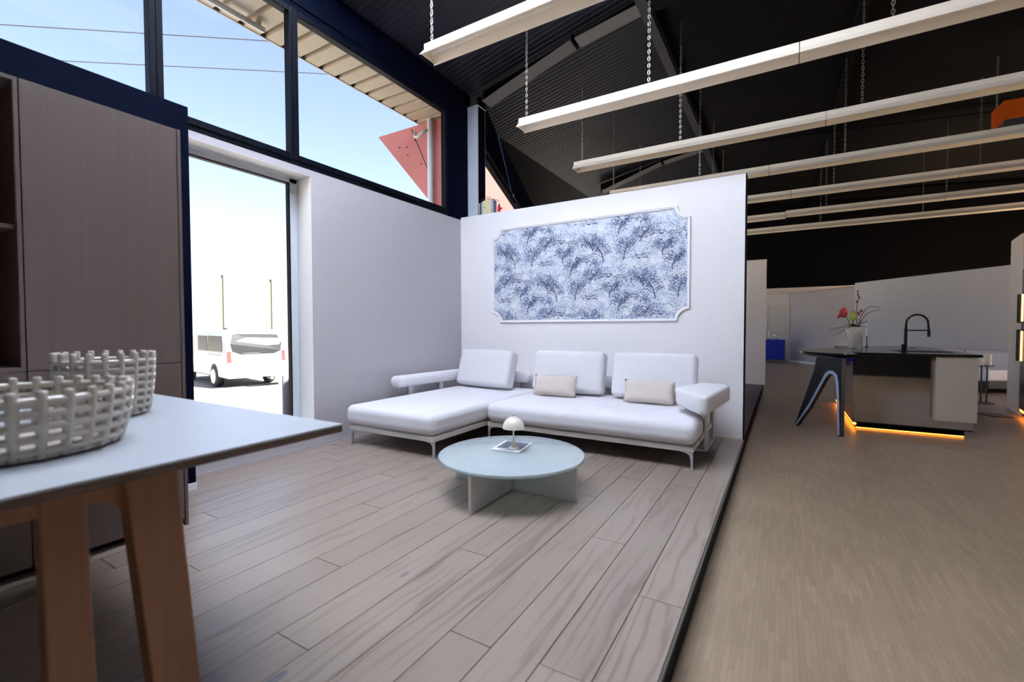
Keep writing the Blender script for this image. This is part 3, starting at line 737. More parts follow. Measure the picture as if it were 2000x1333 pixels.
def back_cushion(cx, yb, w_, h_, lean, rz, label):
    mx = rot('Z', rz) @ rot('X', -lean)
    c = Vector((cx, yb, SZ + 0.006)) + (mx @ Vector((0, 0.09, h_ / 2)))
    c.z += 0.172 * math.sin(R(lean))
    return tag(obj('back_cushion', MB().rbox(c, (w_ / 2, 0.095, h_ / 2), 0.05, mx=mx, seg=8, puff=0.018), 'sofa_fabric', smooth='all'), label, 'cushion', 'loose back cushions of the white sofa')
back_cushion(-3.355, 4.80, 0.86, 0.475, 17, -6, 'large white back cushion standing on the chaise in the wall corner')
back_cushion(-2.17, 4.84, 0.87, 0.485, 13, 2, 'large white back cushion at the middle of the sofa')
back_cushion(-1.19, 4.84, 0.88, 0.485, 13, 0, 'large white back cushion nearest the angled armrest')
def lumbar(cx, cy, rz, label):
    mx = rot('Z', rz) @ rot('X', -16); hw, hd, hh = 0.262, 0.062, 0.118
    m = MB(); n1, n2 = 16, 10; idx = {}
    for side in (-1, 1):
        for i in range(n1 + 1):
            for j in range(n2 + 1):
                a, b = 2 * i / n1 - 1, 2 * j / n2 - 1
                t = ((1 - a ** 4) * (1 - b ** 4)) ** 0.5
                if t < 1e-6 and ('e', i, j) in idx: idx[(side, i, j)] = idx[('e', i, j)]; continue
                pinch = 1 - 0.05 * (1 - abs(a)) * abs(b)
                p = mx @ Vector((a * hw * (1 - 0.04 * (1 - b * b) * abs(a)), side * hd * t, b * hh * pinch))
                m.v.append(Vector((cx, cy, SZ + hh * 0.98 + 0.012)) + p); idx[(side, i, j)] = len(m.v) - 1
                if t < 1e-6: idx[('e', i, j)] = len(m.v) - 1
        for i in range(n1):
            for j in range(n2): m.f.append((idx[(side, i, j)], idx[(side, i + 1, j)], idx[(side, i + 1, j + 1)], idx[(side, i, j + 1)]))
    t_ = tag(obj('lumbar_pillow', m, 'taupe_fabric', smooth='all'), label, 'pillow', 'taupe lumbar pillows')
    # centre pleat
    pl = MB(); 
    for s_ in (-1, 1): pl.tube([Vector((cx, cy, SZ + hh)) + mx @ Vector((s_ * 0.006 + s_ * 0.03 * k / 4, -hd * (1.02 - 0.02 * k), hh * (0.55 + 0.1 * k))) for k in range(4)], 0.0025, 5)
    obj('pleat', pl, 'taupe_fabric', t_)
lumbar(-2.23, 4.705, 3, 'taupe lumbar pillow before the middle back cushion')
lumbar(-1.175, 4.72, -1, 'taupe lumbar pillow before the cushion beside the armrest')

# ------------------------------------------------------------------ coffee table, magazine, lamp
ctx, cty = -1.70, 2.845
ct = thing('coffee_table', 'round low coffee table with milky glass top on crossed grey panels', 'coffee table', (ctx, cty, ZP))
RT = 0.532; ztop = 0.388
obj('glass_top', MB().lathe([(RT - 0.012, ztop - 0.026), (RT - 0.003, ztop - 0.023), (RT, ztop - 0.014), (RT - 0.003, ztop - 0.004), (RT - 0.012, ztop)], (ctx, cty, 0), 96), 'frosted_glass', ct, smooth=True)
obj('base_panel', bx(ctx - 0.011, ctx + 0.011, 2.322, 3.36, ZP, ztop - 0.027), 'table_panel', ct, bevel=0.003)
obj('base_panel', bx(-2.21, ctx - 0.011, cty - 0.011, cty + 0.011, ZP, ztop - 0.027), 'table_panel', ct, bevel=0.003)
obj('base_panel', bx(ctx + 0.011, -1.186, cty - 0.011, cty + 0.011, ZP, ztop - 0.027), 'table_panel', ct, bevel=0.003)
mg = thing('magazine', 'magazine with blue grey cover photo lying on the coffee table', 'magazine', (-1.765, 2.96, ztop))
mm_ = Matrix.Translation((-1.765, 2.962, ztop + 0.001)) @ rot('Z', 9)
obj('pages', bx(-0.112, 0.112, -0.142, 0.142, 0, 0.009, mx=mm_), 'paper', mg, bevel=0.001)
obj('cover', bx(-0.1125, 0.1125, -0.1425, 0.1425, 0.009, 0.0105, mx=mm_), 'paper', mg)
obj('cover_photo', bx(-0.095, 0.10, -0.085, 0.13, 0.0105, 0.0108, mx=mm_), 'magazine_photo', mg)
m = MB(); x_ = -0.06
for wd in (0.006, 0.012, 0.009, 0.013, 0.008, 0.011, 0.009, 0.012): m.box(x_, x_ + wd, -0.122, -0.102, 0.0105, 0.0108, mx=mm_); x_ += wd + 0.005
obj('title_print', m, 'ink', mg)
lz = ztop + 0.012; lx, ly = -1.712, 2.895
lp = thing('table_lamp', 'small cream dome lamp standing on the magazine', 'lamp', (lx, ly, lz))
obj('base', MB().lathe([(0.040, 0), (0.046, 0.004), (0.044, 0.009), (0.034, 0.014), (0.020, 0.028), (0.011, 0.052), (0.0072, 0.085), (0.006, 0.12), (0.006, 0.155)], (lx, ly, lz), 32), 'lamp_cream', lp, smooth=True)
prof = [(0.082 * math.cos(R(a)) , 0.155 + 0.088 * math.sin(R(a))) for a in range(0, 91, 8)] + [(0.002, 0.243)]
inn = [(max(0.001, r - 0.003), z - 0.003) for r, z in reversed(prof)]; inn[-1] = (0.079, 0.155)
obj('shade', MB().lathe(prof + inn, (lx, ly, lz), 48, capb=False, capt=False), 'lamp_cream', lp, smooth=True)
obj('switch', MB().lathe([(0.004, 0.243), (0.004, 0.249), (0.002, 0.251)], (lx, ly, lz), 12), 'ink', lp)

# ------------------------------------------------------------------ foreground table with two lattice bowls
TZ, TX, TY = 0.95, -1.384, 1.11
ft = thing('high_table', 'grey topped table with slanted oak legs in the left foreground', 'table', (-2.1, 0.6, ZP))
obj('table_top', bx(-2.98, TX, -0.45, TY, TZ - 0.008, TZ), 'table_laminate', ft, bevel=0.0015)  # unseen near end lengthened to shade the floor below
obj('top_edge', bx(-2.979, TX - 0.001, -0.449, TY - 0.001, TZ - 0.030, TZ - 0.008), 'table_edge', ft, bevel=0.003)
obj('apron', bx(-2.85, TX - 0.045, -0.3, 0.57, TZ - 0.075, TZ - 0.030), 'leg_oak', ft)
def tleg(x0, x1, ya, yb, wa, wb):
    t_, b_ = TZ - 0.03, ZP
    v = [(x0, ya, t_), (x1, ya, t_), (x1, ya + wa, t_), (x0, ya + wa, t_), (x0, yb, b_), (x1, yb, b_), (x1, yb + wb, b_), (x0, yb + wb, b_)]
    return MB().add(v, [(0, 1, 2, 3), (7, 6, 5, 4), (0, 4, 5, 1), (1, 5, 6, 2), (2, 6, 7, 3), (3, 7, 4, 0)])
obj('leg', tleg(-1.475, -1.415, 0.475, 0.545, 0.115, 0.105), 'leg_oak', ft, bevel=0.004)
obj('leg', tleg(-1.475, -1.425, 0.322, 0.335, 0.082, 0.085), 'leg_oak', ft, bevel=0.004)
obj('leg', tleg(-2.86, -2.80, 0.36, 0.30, 0.115, 0.105), 'leg_oak', ft, bevel=0.004)
obj('leg', tleg(-2.86, -2.81, 0.16, 0.15, 0.082, 0.085), 'leg_oak', ft, bevel=0.004)
for xa in (-1.47,):
    obj('gusset', MB().prism([(0.478, TZ - 0.03), (0.425, TZ - 0.03), (0.44, TZ - 0.075), (0.482, TZ - 0.12)], lambda u, v, s: Vector((xa + s, u, v)), 0.0, 0.035), 'leg_oak', ft)

def lattice(cx, cy, rb, rt, h, npost, nring, pr_, label):
    t = thing('lattice_bowl', label, 'bowl', (cx, cy, TZ), 'lattice ceramic bowls on the high table')
    def rad(z): return rb + (rt - rb) * (1 - (1 - z / h) ** 2.2)
    m = MB(); m.lathe([(rb - 0.03, 0.004), (rb - 0.012, 0.0), (rb + 0.004, 0.006), (rb + 0.006, 0.022), (rb - 0.006, 0.026), (rb - 0.03, 0.012)], (cx, cy, TZ + 0.001), 48)
    obj('base_dish', m, 'ceramic', t, smooth=True)
    m = MB()
    for i in range(npost):
        a = 2 * math.pi * i / npost; ca, sa = math.cos(a), math.sin(a)
        pts = [Vector((cx + ca * rad(z), cy + sa * rad(z), TZ + z)) for z in [h * q for q in (0.06, 0.2, 0.4, 0.6, 0.8, 0.94, 0.99, 1.0)]]
        m.tube(pts, [pr_] * 6 + [pr_ * 0.95, pr_ * 0.7], 8)
    obj('posts', m, 'ceramic', t, smooth='all')
    for i in range(nring):
        z = h * (0.16 + 0.70 * i / (nring - 1)); r = rad(z)
        obj('ring', MB().tube([Vector((cx + r * math.cos(2 * math.pi * k / 64), cy + r * math.sin(2 * math.pi * k / 64), TZ + z)) for k in range(64)], pr_ * 0.92, 6, closed=True), 'ceramic', t, smooth='all')
    return t
lattice(-2.345, 0.735, 0.127, 0.150, 0.258, 20, 7, 0.0118, 'taller white lattice ceramic bowl standing behind the wide one')
lattice(-1.905, 0.385, 0.228, 0.260, 0.190, 30, 5, 0.0128, 'wide low white lattice ceramic bowl at the left picture edge')

# ------------------------------------------------------------------ tall cabinet run
CX = -3.073
cb = thing('tall_cabinet', 'tall taupe oak cabinet with flush doors beside the window', 'cabinet', (-3.4, 1.0, ZP))
obj('carcass', bx(-3.70, CX - 0.022, 0.672, 1.312, 0.16, 2.468), 'cabinet_oak', cb)
obj('side_panel', bx(-3.70, CX, 1.3185, 1.3365, ZP, 2.473), 'cabinet_oak', cb, bevel=0.001)
obj('door', bx(CX - 0.02, CX, 0.6745, 1.3145, 1.1015, 2.470), 'cabinet_oak', cb, bevel=0.001)
obj('door', bx(CX - 0.02, CX, 0.6745, 1.3145, 0.160, 1.0965), 'cabinet_oak', cb, bevel=0.001)
obj('plinth', bx(-3.66, CX - 0.06, 0.672, 1.318, ZP, 0.158), 'black_step', cb)
obj('levelling_foot', MB().prism([(-3.13, ZP), (-3.085, ZP), (-3.12, ZP + 0.02)], lambda u, v, t: Vector((u, t, v)), 1.26, 1.315), 'alu', cb)
nb = thing('open_shelf_cabinet', 'tall brown cabinet with an open niche at the left picture edge', 'cabinet', (-3.4, 0.35, ZP))
m = MB(); m.box(-3.70, CX, 0.655, 0.6695, 1.1, 2.47); m.box(-3.70, CX, 0.03, 0.045, 1.1, 2.47); m.box(-3.70, CX, 0.045, 0.655, 2.452, 2.47); m.box(-3.70, CX, 0.045, 0.655, 1.1, 1.118)
obj('carcass', m, 'cabinet_oak', nb)
obj('back_panel', bx(-3.70, -3.685, 0.045, 0.655, 1.118, 2.452), 'niche_brown', nb)
obj('shelf', bx(-3.685, CX - 0.03, 0.046, 0.654, 1.77, 1.79), 'niche_brown', nb)
m = MB(); m.box(-3.684, CX - 0.004, 0.652, 0.6549, 1.119, 2.451); obj('inner_side', m, 'niche_brown', nb)
obj('drawer_front', bx(CX - 0.02, CX, 0.0325, 0.6695, 0.16, 1.0965), 'cabinet_oak', nb, bevel=0.001)
obj('lower_carcass', bx(-3.70, CX - 0.022, 0.03, 0.6695, 0.16, 1.098), 'cabinet_oak', nb)
obj('plinth', bx(-3.66, CX - 0.06, 0.03, 0.6695, ZP, 0.158), 'black_step', nb)

# ------------------------------------------------------------------ electrical box and red valve on top of the partition
PT = 2.905
eb = thing('control_box', 'cream and steel control box standing on the partition top beside the column', 'control box', (-3.6, 5.42, PT))
obj('housing', bx(-3.70, -3.555, 5.40, 5.485, PT, PT + 0.205), 'box_yellow', eb, bevel=0.006)
obj('housing_edge', bx(-3.725, -3.70, 5.40, 5.485, PT, PT + 0.19), 'box_steel', eb)
obj('housing_edge', bx(-3.555, -3.515, 5.40, 5.485, PT, PT + 0.20), 'box_steel', eb)
obj('lock', MB().add([], []).lathe([(0.012, 0), (0.012, 0.004)], (0, 0, 0), 16) if False else MB().tube([(-3.665, 5.3995, PT + 0.105), (-3.665, 5.394, PT + 0.105)], 0.012, 16), 'box_steel', eb)
obj('keyhole', MB().tube([(-3.665, 5.394, PT + 0.105), (-3.665, 5.392, PT + 0.105)], 0.005, 10), 'ink', eb)
obj('cable', MB().tube([(-3.66, 5.44, PT + 0.20), (-3.64, 5.44, PT + 0.235), (-3.58, 5.44, PT + 0.225), (-3.50, 5.44, PT + 0.21), (-3.46, 5.44, PT + 0.19), (-3.445, 5.44, PT + 0.165)], 0.008, 8), 'pipe_white', eb, smooth='all')
rv = thing('red_valve', 'red bottle shaped valve standing on the partition top', 'valve', (-3.44, 5.44, PT))
obj('body', MB().lathe([(0.016, 0), (0.022, 0.01), (0.024, 0.08), (0.020, 0.105), (0.011, 0.12)], (-3.445, 5.44, PT), 16), 'hydrant_red', rv, smooth=True)
obj('cap', MB().lathe([(0.012, 0.12), (0.014, 0.125), (0.012, 0.145)], (-3.445, 5.44, PT), 12), 'chrome', rv, smooth=True)
obj('side_outlet', MB().tube([(-3.43, 5.44, PT + 0.06), (-3.395, 5.44, PT + 0.075)], 0.010, 10), 'hydrant_red', rv, smooth=True)
tag(obj('white_conduit', MB().tube([(-3.80, 5.47, PT), (-3.80, 5.47, PT + 0.20)], 0.009, 8), 'pipe_white', smooth=True), 'short white conduit pipe standing on the partition top beside the column', 'pipe')
tag(obj('wire_loop', MB().tube([(-3.77, 5.46, PT + 0.24), (-3.74, 5.46, PT + 0.25), (-3.66, 5.45, PT + 0.265), (-3.60, 5.45, PT + 0.262), (-3.62, 5.45, PT + 0.215)], 0.004, 6), 'steel_dark', smooth='all'), 'loose dark wire looping above the cream control box', 'wire')

# ------------------------------------------------------------------ kitchen island with boat shaped table end
IX0, IX1, IY0, IY1, IZ = 0.775, 1.90, 7.21, 9.60, 0.955
ki = thing('kitchen_island', 'mirrored kitchen island with black worktop and amber light strip', 'kitchen island', (1.3, 8.4, 0))
obj('body', bx(IX0 + 0.004, IX1, IY0 + 0.004, IY1, 0.085, IZ), 'counter_black', ki)
obj('front_mirror', bx(IX0 + 0.002, IX1, IY0, IY0 + 0.004, 0.10, 0.945), 'bronze_mirror', ki)
obj('side_mirror', bx(IX0, IX0 + 0.004, IY0, 8.05, 0.10, 0.945), 'bronze_mirror', ki)
obj('side_mirror', bx(IX0, IX0 + 0.004, 8.06, IY1, 0.10, 0.945), 'bronze_mirror', ki)
obj('plinth', bx(IX0 + 0.05, IX1 - 0.06, IY0 + 0.05, IY1 - 0.05, 0.024, 0.10), 'black_step', ki)
obj('plinth_base', bx(IX0 + 0.08, IX1 - 0.08, IY0 + 0.10, IY1 - 0.08, 0.0, 0.024), 'black_step', ki)
obj('light_strip', bx(IX0 + 0.05, IX1 - 0.06, IY0 + 0.06, IY0 + 0.07, 0.008, 0.017), 'led_amber', ki)
obj('light_strip', bx(IX0 + 0.02, IX0 + 0.05, IY0 + 0.05, IY1 - 0.06, 0.05, 0.068), 'led_amber', ki)
obj('reflection_block', bx(1.545, 1.905, 7.10, IY0 - 0.001, 0.205, 0.955), 'island_cream', ki, bevel=0.003)  # solid cream box standing in for a reflection in the mirror
wt = obj('worktop', bx(IX0 - 0.01, 1.935, 7.085, IY1 + 0.02, IZ, 0.985), 'worktop_black', ki, bevel=0.003)
obj('sink_rim', bx(1.28, 1.80, 7.55, 7.98, 0.985, 0.989), 'leg_black', ki, bevel=0.001)
el = [(0.955 + 0.79 * (abs(math.cos(R(a))) ** 0.85) * (1 if math.cos(R(a)) > 0 else -1), 7.62 + 0.92 * (abs(math.sin(R(a))) ** 0.85) * (1 if math.sin(R(a)) > 0 else -1)) for a in range(0, 360, 5)]
el = [(min(a, IX0 - 0.012), b) for a, b in el if a < IX0 + 0.15]
obj('table_end', MB().prism(el, lambda u, v, t: Vector((u, v, t)), 0.957, 0.982), 'worktop_black', ki, bevel=0.004)
cxm, cym = 0.6, 7.6
obj('table_bevel', MB().prism([(cxm + (a - cxm) * 0.86, cym + (b - cym) * 0.86) for a, b in el], lambda u, v, t: Vector((u, v, t)), 0.925, 0.957), 'leg_black', ki, bevel=0.012)
A_, B_ = Vector((0.179, 7.103, 0)), Vector((0.613, 6.629, 0)); ud = (B_ - A_).normalized(); nd_ = Vector((-ud.y, ud.x, 0))
if nd_.y > 0: nd_ = -nd_
outer = [(-0.012, 0.0), (0.16, 0.46), (0.27, 0.74), (0.31, 0.93), (0.66, 0.93), (0.655, 0.50), (0.652, 0.0), (0.628, 0.0), (0.612, 0.40), (0.592, 0.62), (0.575, 0.70), (0.545, 0.735), (0.50, 0.735), (0.455, 0.69), (0.40, 0.60), (0.22, 0.28), (0.012, 0.0)]
fL = lambda u, v, t: A_ + ud * u + nd_ * t + Vector((0, 0, v))
obj('table_leg', MB().prism(outer, fL, -0.03, 0.03), 'leg_black', ki, bevel=0.003)
inner = [(-0.002, 0.0), (0.215, 0.33), (0.385, 0.63), (0.44, 0.735), (0.49, 0.775), (0.55, 0.775), (0.60, 0.735), (0.622, 0.64), (0.638, 0.40), (0.648, 0.02), (0.630, 0.02), (0.612, 0.40), (0.592, 0.62), (0.575, 0.70), (0.545, 0.735), (0.50, 0.735), (0.455, 0.69), (0.40, 0.60), (0.22, 0.28), (0.012, 0.0)]
obj('leg_inlay', MB().prism(inner, fL, 0.0301, 0.036), 'leg_blue', ki)

WTZ = 0.985
fa = thing('kitchen_faucet', 'black arched spring faucet on the island worktop', 'faucet', (1.33, 7.46, WTZ))
obj('base', MB().lathe([(0.03, 0), (0.03, 0.012), (0.022, 0.016)], (1.33, 7.46, WTZ), 20), 'faucet_black', fa, smooth=True)
obj('column', MB().tube([(1.33, 7.46, WTZ + 0.01), (1.33, 7.46, WTZ + 0.30)], 0.017, 14), 'faucet_black', fa, smooth=True)
arc = [(1.33, 7.46, WTZ + 0.29)] + [(1.435 - 0.105 * math.cos(R(a)), 7.448, WTZ + 0.36 + 0.11 * math.sin(R(a))) for a in range(0, 181, 12)] + [(1.545, 7.44, WTZ + 0.25)]
obj('hose_arc', MB().tube(arc, 0.012, 10), 'faucet_black', fa, smooth='all')
obj('spray_head', MB().tube([(1.543, 7.44, WTZ + 0.30), (1.545, 7.44, WTZ + 0.27), (1.545, 7.44, WTZ + 0.195)], [0.013, 0.018, 0.016], 12), 'faucet_black', fa, smooth=True)
obj('holder_arm', MB().tube([(1.33, 7.46, WTZ + 0.275), (1.54, 7.44, WTZ + 0.275)], 0.008, 8), 'faucet_black', fa, smooth=True)
obj('lever', MB().tube([(1.33, 7.46, WTZ + 0.05), (1.43, 7.43, WTZ + 0.056)], 0.006, 8), 'faucet_black', fa, smooth=True)
obj('side_valve', MB().tube([(1.30, 7.45, WTZ), (1.30, 7.45, WTZ + 0.10)], 0.014, 10), 'faucet_black', fa, smooth=True)

vx, vy = 0.90, 8.40
vs = thing('flower_vase', 'white tapered vase on the island worktop', 'vase', (vx, vy, WTZ + 0.001))
obj('vessel', MB().lathe([(0.045, 0), (0.055, 0.006), (0.075, 0.08), (0.098, 0.19), (0.105, 0.26), (0.102, 0.31), (0.092, 0.318), (0.088, 0.30), (0.06, 0.1)], (vx, vy, WTZ + 0.001), 32), 'vase_white', vs, smooth=True)
fb = thing('flower_arrangement', 'coral and red flowers with twigs and green leaves in the white vase', 'flowers', (vx, vy, WTZ + 0.30))
def leafmesh(m, p, d, L, wd, droop=0.2):
    p, d = Vector(p), Vector(d).normalized(); s_ = d.cross(Vector((0, 0, 1))).normalized() if abs(d.z) < 0.95 else Vector((1, 0, 0))
    v = []; n_ = 5
    for k in range(n_ + 1):
        t = k / n_; c = p + d * L * t - Vector((0, 0, droop * L * t * t)); ww = wd * math.sin(math.pi * min(0.98, 0.12 + 0.88 * t)) ; v += [c + s_ * ww, c - Vector((0, 0, 0.12 * wd)), c - s_ * ww]
    f = []
    for k in range(n_): a = 3 * k; f += [(a, a + 1, a + 4, a + 3), (a + 1, a + 2, a + 5, a + 4)]
    m.add(v, f)
zf = WTZ + 0.29
for i in range(16):
    a = 2 * math.pi * i / 16 + 0.2; m = MB()
    leafmesh(m, (vx, vy, zf + 0.01 * (i % 3)), (math.cos(a), math.sin(a), 0.5 + 0.5 * (i % 2)), 0.13 + 0.05 * (i % 3), 0.028, 0.5)
    obj('leaf', m, 'leaf_green', fb, smooth='all')
for i in range(5):
    m = MB(); leafmesh(m, (vx - 0.05, vy - 0.02, zf), (-0.9, 0.1 * (i - 2), 0.15 * (i - 1)), 0.18 + 0.03 * i, 0.022, 0.5); obj('leaf', m, 'leaf_grey', fb, smooth='all')
obj('flower_bud', MB().ball((vx - 0.01, vy - 0.03, zf + 0.19), 0.055, 0.05, 0.075), 'bud_green', fb, smooth='all')
obj('stem', MB().tube([(vx, vy, zf - 0.05), (vx - 0.01, vy - 0.02, zf + 0.13)], 0.008, 6), 'leaf_green', fb, smooth='all')
m = MB(); pc = Vector((vx - 0.13, vy - 0.03, zf + 0.24)); vv = [pc + Vector((0.04, 0, -0.02))]; ff = []
for k in range(17):
    a = 2 * math.pi * k / 16; r_ = 0.085 * (1 - 0.25 * math.cos(a)); vv.append(pc + Vector((0.055 * math.cos(a) - 0.02, 0.06 * math.sin(a), 0.085 * math.cos(a + 0.4)))) 
for k in range(16): ff.append((0, k + 1, k + 2))
o = obj('coral_bract', MB().add(vv, ff), 'flower_coral', fb, smooth='all'); sd_ = o.modifiers.new('thick', 'SOLIDIFY'); sd_.thickness = 0.006
obj('bract_back', MB().ball(pc + Vector((0.0, 0.0, 0.0)), 0.055, 0.03, 0.075), 'flower_coral', fb, smooth='all')
obj('stem', MB().tube([(vx - 0.02, vy, zf - 0.05), (vx - 0.06, vy - 0.01, zf + 0.12), (vx - 0.11, vy - 0.03, zf + 0.22)], 0.006, 6), 'leaf_green', fb, smooth='all')
twigs = [[(0.02, 0, -0.05), (0.04, 0, 0.15), (0.035, 0, 0.32), (0.05, 0, 0.46), (0.045, 0, 0.56)], [(0.03, 0, -0.05), (0.07, 0, 0.14), (0.13, 0, 0.28), (0.20, 0, 0.33), (0.30, 0, 0.31)],
         [(0.03, 0, -0.05), (0.09, 0, 0.12), (0.15, 0, 0.22), (0.24, 0, 0.27), (0.31, 0, 0.27)], [(0.03, 0, 0), (0.08, 0, 0.08), (0.16, 0, 0.12)]]
for tw in twigs: obj('twig', MB().tube([(vx + a, vy + b, zf + c) for a, b, c in tw], [0.007, 0.006, 0.005, 0.004, 0.003][:len(tw)], 6), 'twig', fb, smooth='all')
for a, c in ((0.045, 0.50), (0.06, 0.46), (0.04, 0.55), (0.075, 0.25), (0.05, 0.23), (0.09, 0.27), (0.06, 0.21), (0.03, 0.40)):
    m = MB()
    for k in range(5): leafmesh(m, (vx + a, vy - 0.01, zf + c), (math.cos(k * 1.257), -0.4, math.sin(k * 1.257)), 0.026, 0.012, 0.0)
    obj('red_blossom', m, 'flower_red', fb, smooth='all')
def candle_stick(x, y, z, hs, hc, label):
    t = thing('candlestick', label, 'candlestick', (x, y, z))
    obj('foot', MB().lathe([(0.032, 0), (0.032, 0.004), (0.008, 0.008), (0.005, hs - 0.03), (0.012, hs)], (x, y, z), 16), 'faucet_black', t, smooth=True)
    obj('candle', MB().lathe([(0.018, 0), (0.019, hc * 0.4), (0.016, hc * 0.92), (0.006, hc)], (x, y, z + hs), 14), 'wax', t, smooth=True)
candle_stick(1.155, 9.15, WTZ, 0.17, 0.21, 'tall white candle on a slim black holder right of the vase')
tag(obj('standing_candle', MB().lathe([(0.020, 0), (0.022, 0.02), (0.020, 0.17), (0.012, 0.205), (0.004, 0.215)], (1.02, 8.62, WTZ + 0.001), 14), 'wax', smooth=True), 'short white candle standing directly beside the vase', 'candle')

# side stand with two candles
sx_, sy_ = 2.95, 10.75
st_ = thing('candle_stand', 'black metal stand with two thin legs beside the back sofa', 'stand', (sx_, sy_, 0))
obj('base_plate', MB().lathe([(0.14, 0), (0.14, 0.012)], (sx_, sy_, 0), 28), 'leg_black', st_, smooth=True)
obj('top_plate', MB().lathe([(0.125, 0.635), (0.125, 0.647)], (sx_, sy_, 0), 28), 'leg_black', st_, smooth=True)
for d_ in (-0.03, 0.04): obj('rod', MB().tube([(sx_ + d_, sy_, 0.01), (sx_ + d_, sy_, 0.64)], 0.011, 8), 'leg_black', st_, smooth=True)
tag(obj('pillar_candle', MB().lathe([(0.045, 0), (0.047, 0.01), (0.046, 0.11), (0.02, 0.115)], (sx_ - 0.05, sy_ - 0.03, 0.647), 20), 'wax', smooth=True), 'shorter white pillar candle on the black stand', 'candle')
tag(obj('pillar_candle', MB().lathe([(0.046, 0), (0.048, 0.01), (0.047, 0.19), (0.02, 0.195)], (sx_ + 0.05, sy_ + 0.02, 0.647), 20), 'wax', smooth=True), 'taller pinkish white pillar candle on the black stand', 'candle')

# back sofa along the light slanted wall
P0, P1 = Vector((2.35, 15.35, 0)), Vector((4.20, 12.80, 0)); sdv = (P1 - P0).normalized(); snv = Vector((-sdv.y, sdv.x, 0))
if snv.x > 0: snv = -snv
bs = thing('back_sofa', 'pale low sofa along the grey wall behind the island', 'sofa', tuple((P0 + P1) / 2))
def sbx(u0, u1, n0, n1, z0, z1): return MB().prism([(u0, n0), (u1, n0), (u1, n1), (u0, n1)], lambda u, v, t: P0 + sdv * u + snv * v + Vector((0, 0, t)), z0, z1)
Ls = (P1 - P0).length
obj('base', sbx(0, Ls, 0.02, 0.95, 0.10, 0.24), 'leg_black', bs)
for u in (0.1, Ls - 0.2):
    for v_ in (0.1, 0.8): obj('foot', sbx(u, u + 0.06, v_, v_ + 0.06, 0, 0.10), 'leg_black', bs)
for k in range(3): obj('seat_cushion', sbx(Ls * k / 3 + 0.005, Ls * (k + 1) / 3 - 0.005, 0.20, 0.97, 0.24, 0.46), 'sofa_fabric', bs, bevel=0.04)
for k in range(3): obj('back_cushion', sbx(Ls * k / 3 + 0.005, Ls * (k + 1) / 3 - 0.005, 0.02, 0.24, 0.24, 0.82), 'sofa_fabric', bs, bevel=0.05)

# blue sideboard with lamp and candle at the far end
sb = thing('blue_sideboard', 'cobalt blue lacquer sideboard at the far end of the hall', 'sideboard', (-0.5, 19.6, 0))
obj('body', bx(-1.2, 0.075, 19.45, 19.85, 0.10, 0.855), 'blue_lacquer', sb, bevel=0.005)
for k in range(2): obj('door', bx(-1.19 + 0.63 * k, -0.57 + 0.63 * k, 19.43, 19.449, 0.11, 0.84), 'blue_lacquer', sb, bevel=0.003)
for x_ in (-1.1, -0.02):
    for y_ in (19.5, 19.8): obj('foot', bx(x_ - 0.015, x_ + 0.015, y_ - 0.015, y_ + 0.015, 0, 0.10), 'chrome', sb)
cl = thing('chrome_lamp', 'small chrome mushroom lamp on the blue sideboard', 'lamp', (-0.2, 19.62, 0.855))
obj('base', MB().lathe([(0.07, 0), (0.07, 0.01), (0.02, 0.03), (0.02, 0.12)], (-0.2, 19.62, 0.856), 24), 'chrome', cl, smooth=True)
obj('shade', MB().lathe([(0.13, 0.13), (0.125, 0.17), (0.09, 0.215), (0.03, 0.235)], (-0.2, 19.62, 0.856), 24), 'chrome', cl, smooth=True)
candle_stick(-0.46, 19.6, 0.856, 0.06, 0.26, 'white candle standing on the blue sideboard')

# tall appliance unit at the right edge
tu = thing('tall_kitchen_unit', 'dark tall kitchen unit with amber lit grip strips at the right edge', 'kitchen unit', (3.2, 9.1, 0))
obj('body', MB().prism([(3.02, 9.615), (2.86, 8.75), (3.7, 8.6), (4.2, 9.3)], lambda u, v, t: Vector((u, v, t)), 0.10, 2.15), 'appliance_dark', tu)
def tub(u0, u1, n0, n1, z0, z1):
    a0, a1 = Vector((3.02, 9.615, 0)), Vector((2.86, 8.75, 0)); d = (a1 - a0).normalized(); nn = Vector((-0.983, 0.182, 0))
    return MB().prism([(u0, n0), (u1, n0), (u1, n1), (u0, n1)], lambda u, v, t: a0 + d * u + nn * v + Vector((0, 0, t)), z0, z1)
obj('grip_bar', tub(0.02, 0.06, 0.0, 0.05, 1.36, 1.78), 'leg_black', tu); obj('grip_bar', tub(0.02, 0.06, 0.0, 0.05, 0.80, 1.26), 'leg_black', tu)
obj('grip_light', tub(0.07, 0.085, 0.0, 0.01, 1.38, 1.78), 'led_warm', tu); obj('grip_light', tub(0.07, 0.085, 0.0, 0.01, 0.80, 1.24), 'led_warm', tu)
obj('plinth', MB().prism([(3.04, 9.55), (2.90, 8.78), (3.7, 8.62), (4.2, 9.3)], lambda u, v, t: Vector((u, v, t)), 0.0, 0.10), 'black_step', tu)
obj('plinth_light', tub(0.10, 0.86, -0.02, 0.0, 0.07, 0.095), 'led_amber', tu)
tag(obj('floor_mat', MB().prism([(2.50, 9.45), (2.62, 9.15), (2.85, 9.2), (2.80, 9.5)], lambda u, v, t: Vector((u, v, t)), 0.0, 0.012), 'leg_black'), 'small black plate on the floor before the tall kitchen unit', 'mat')

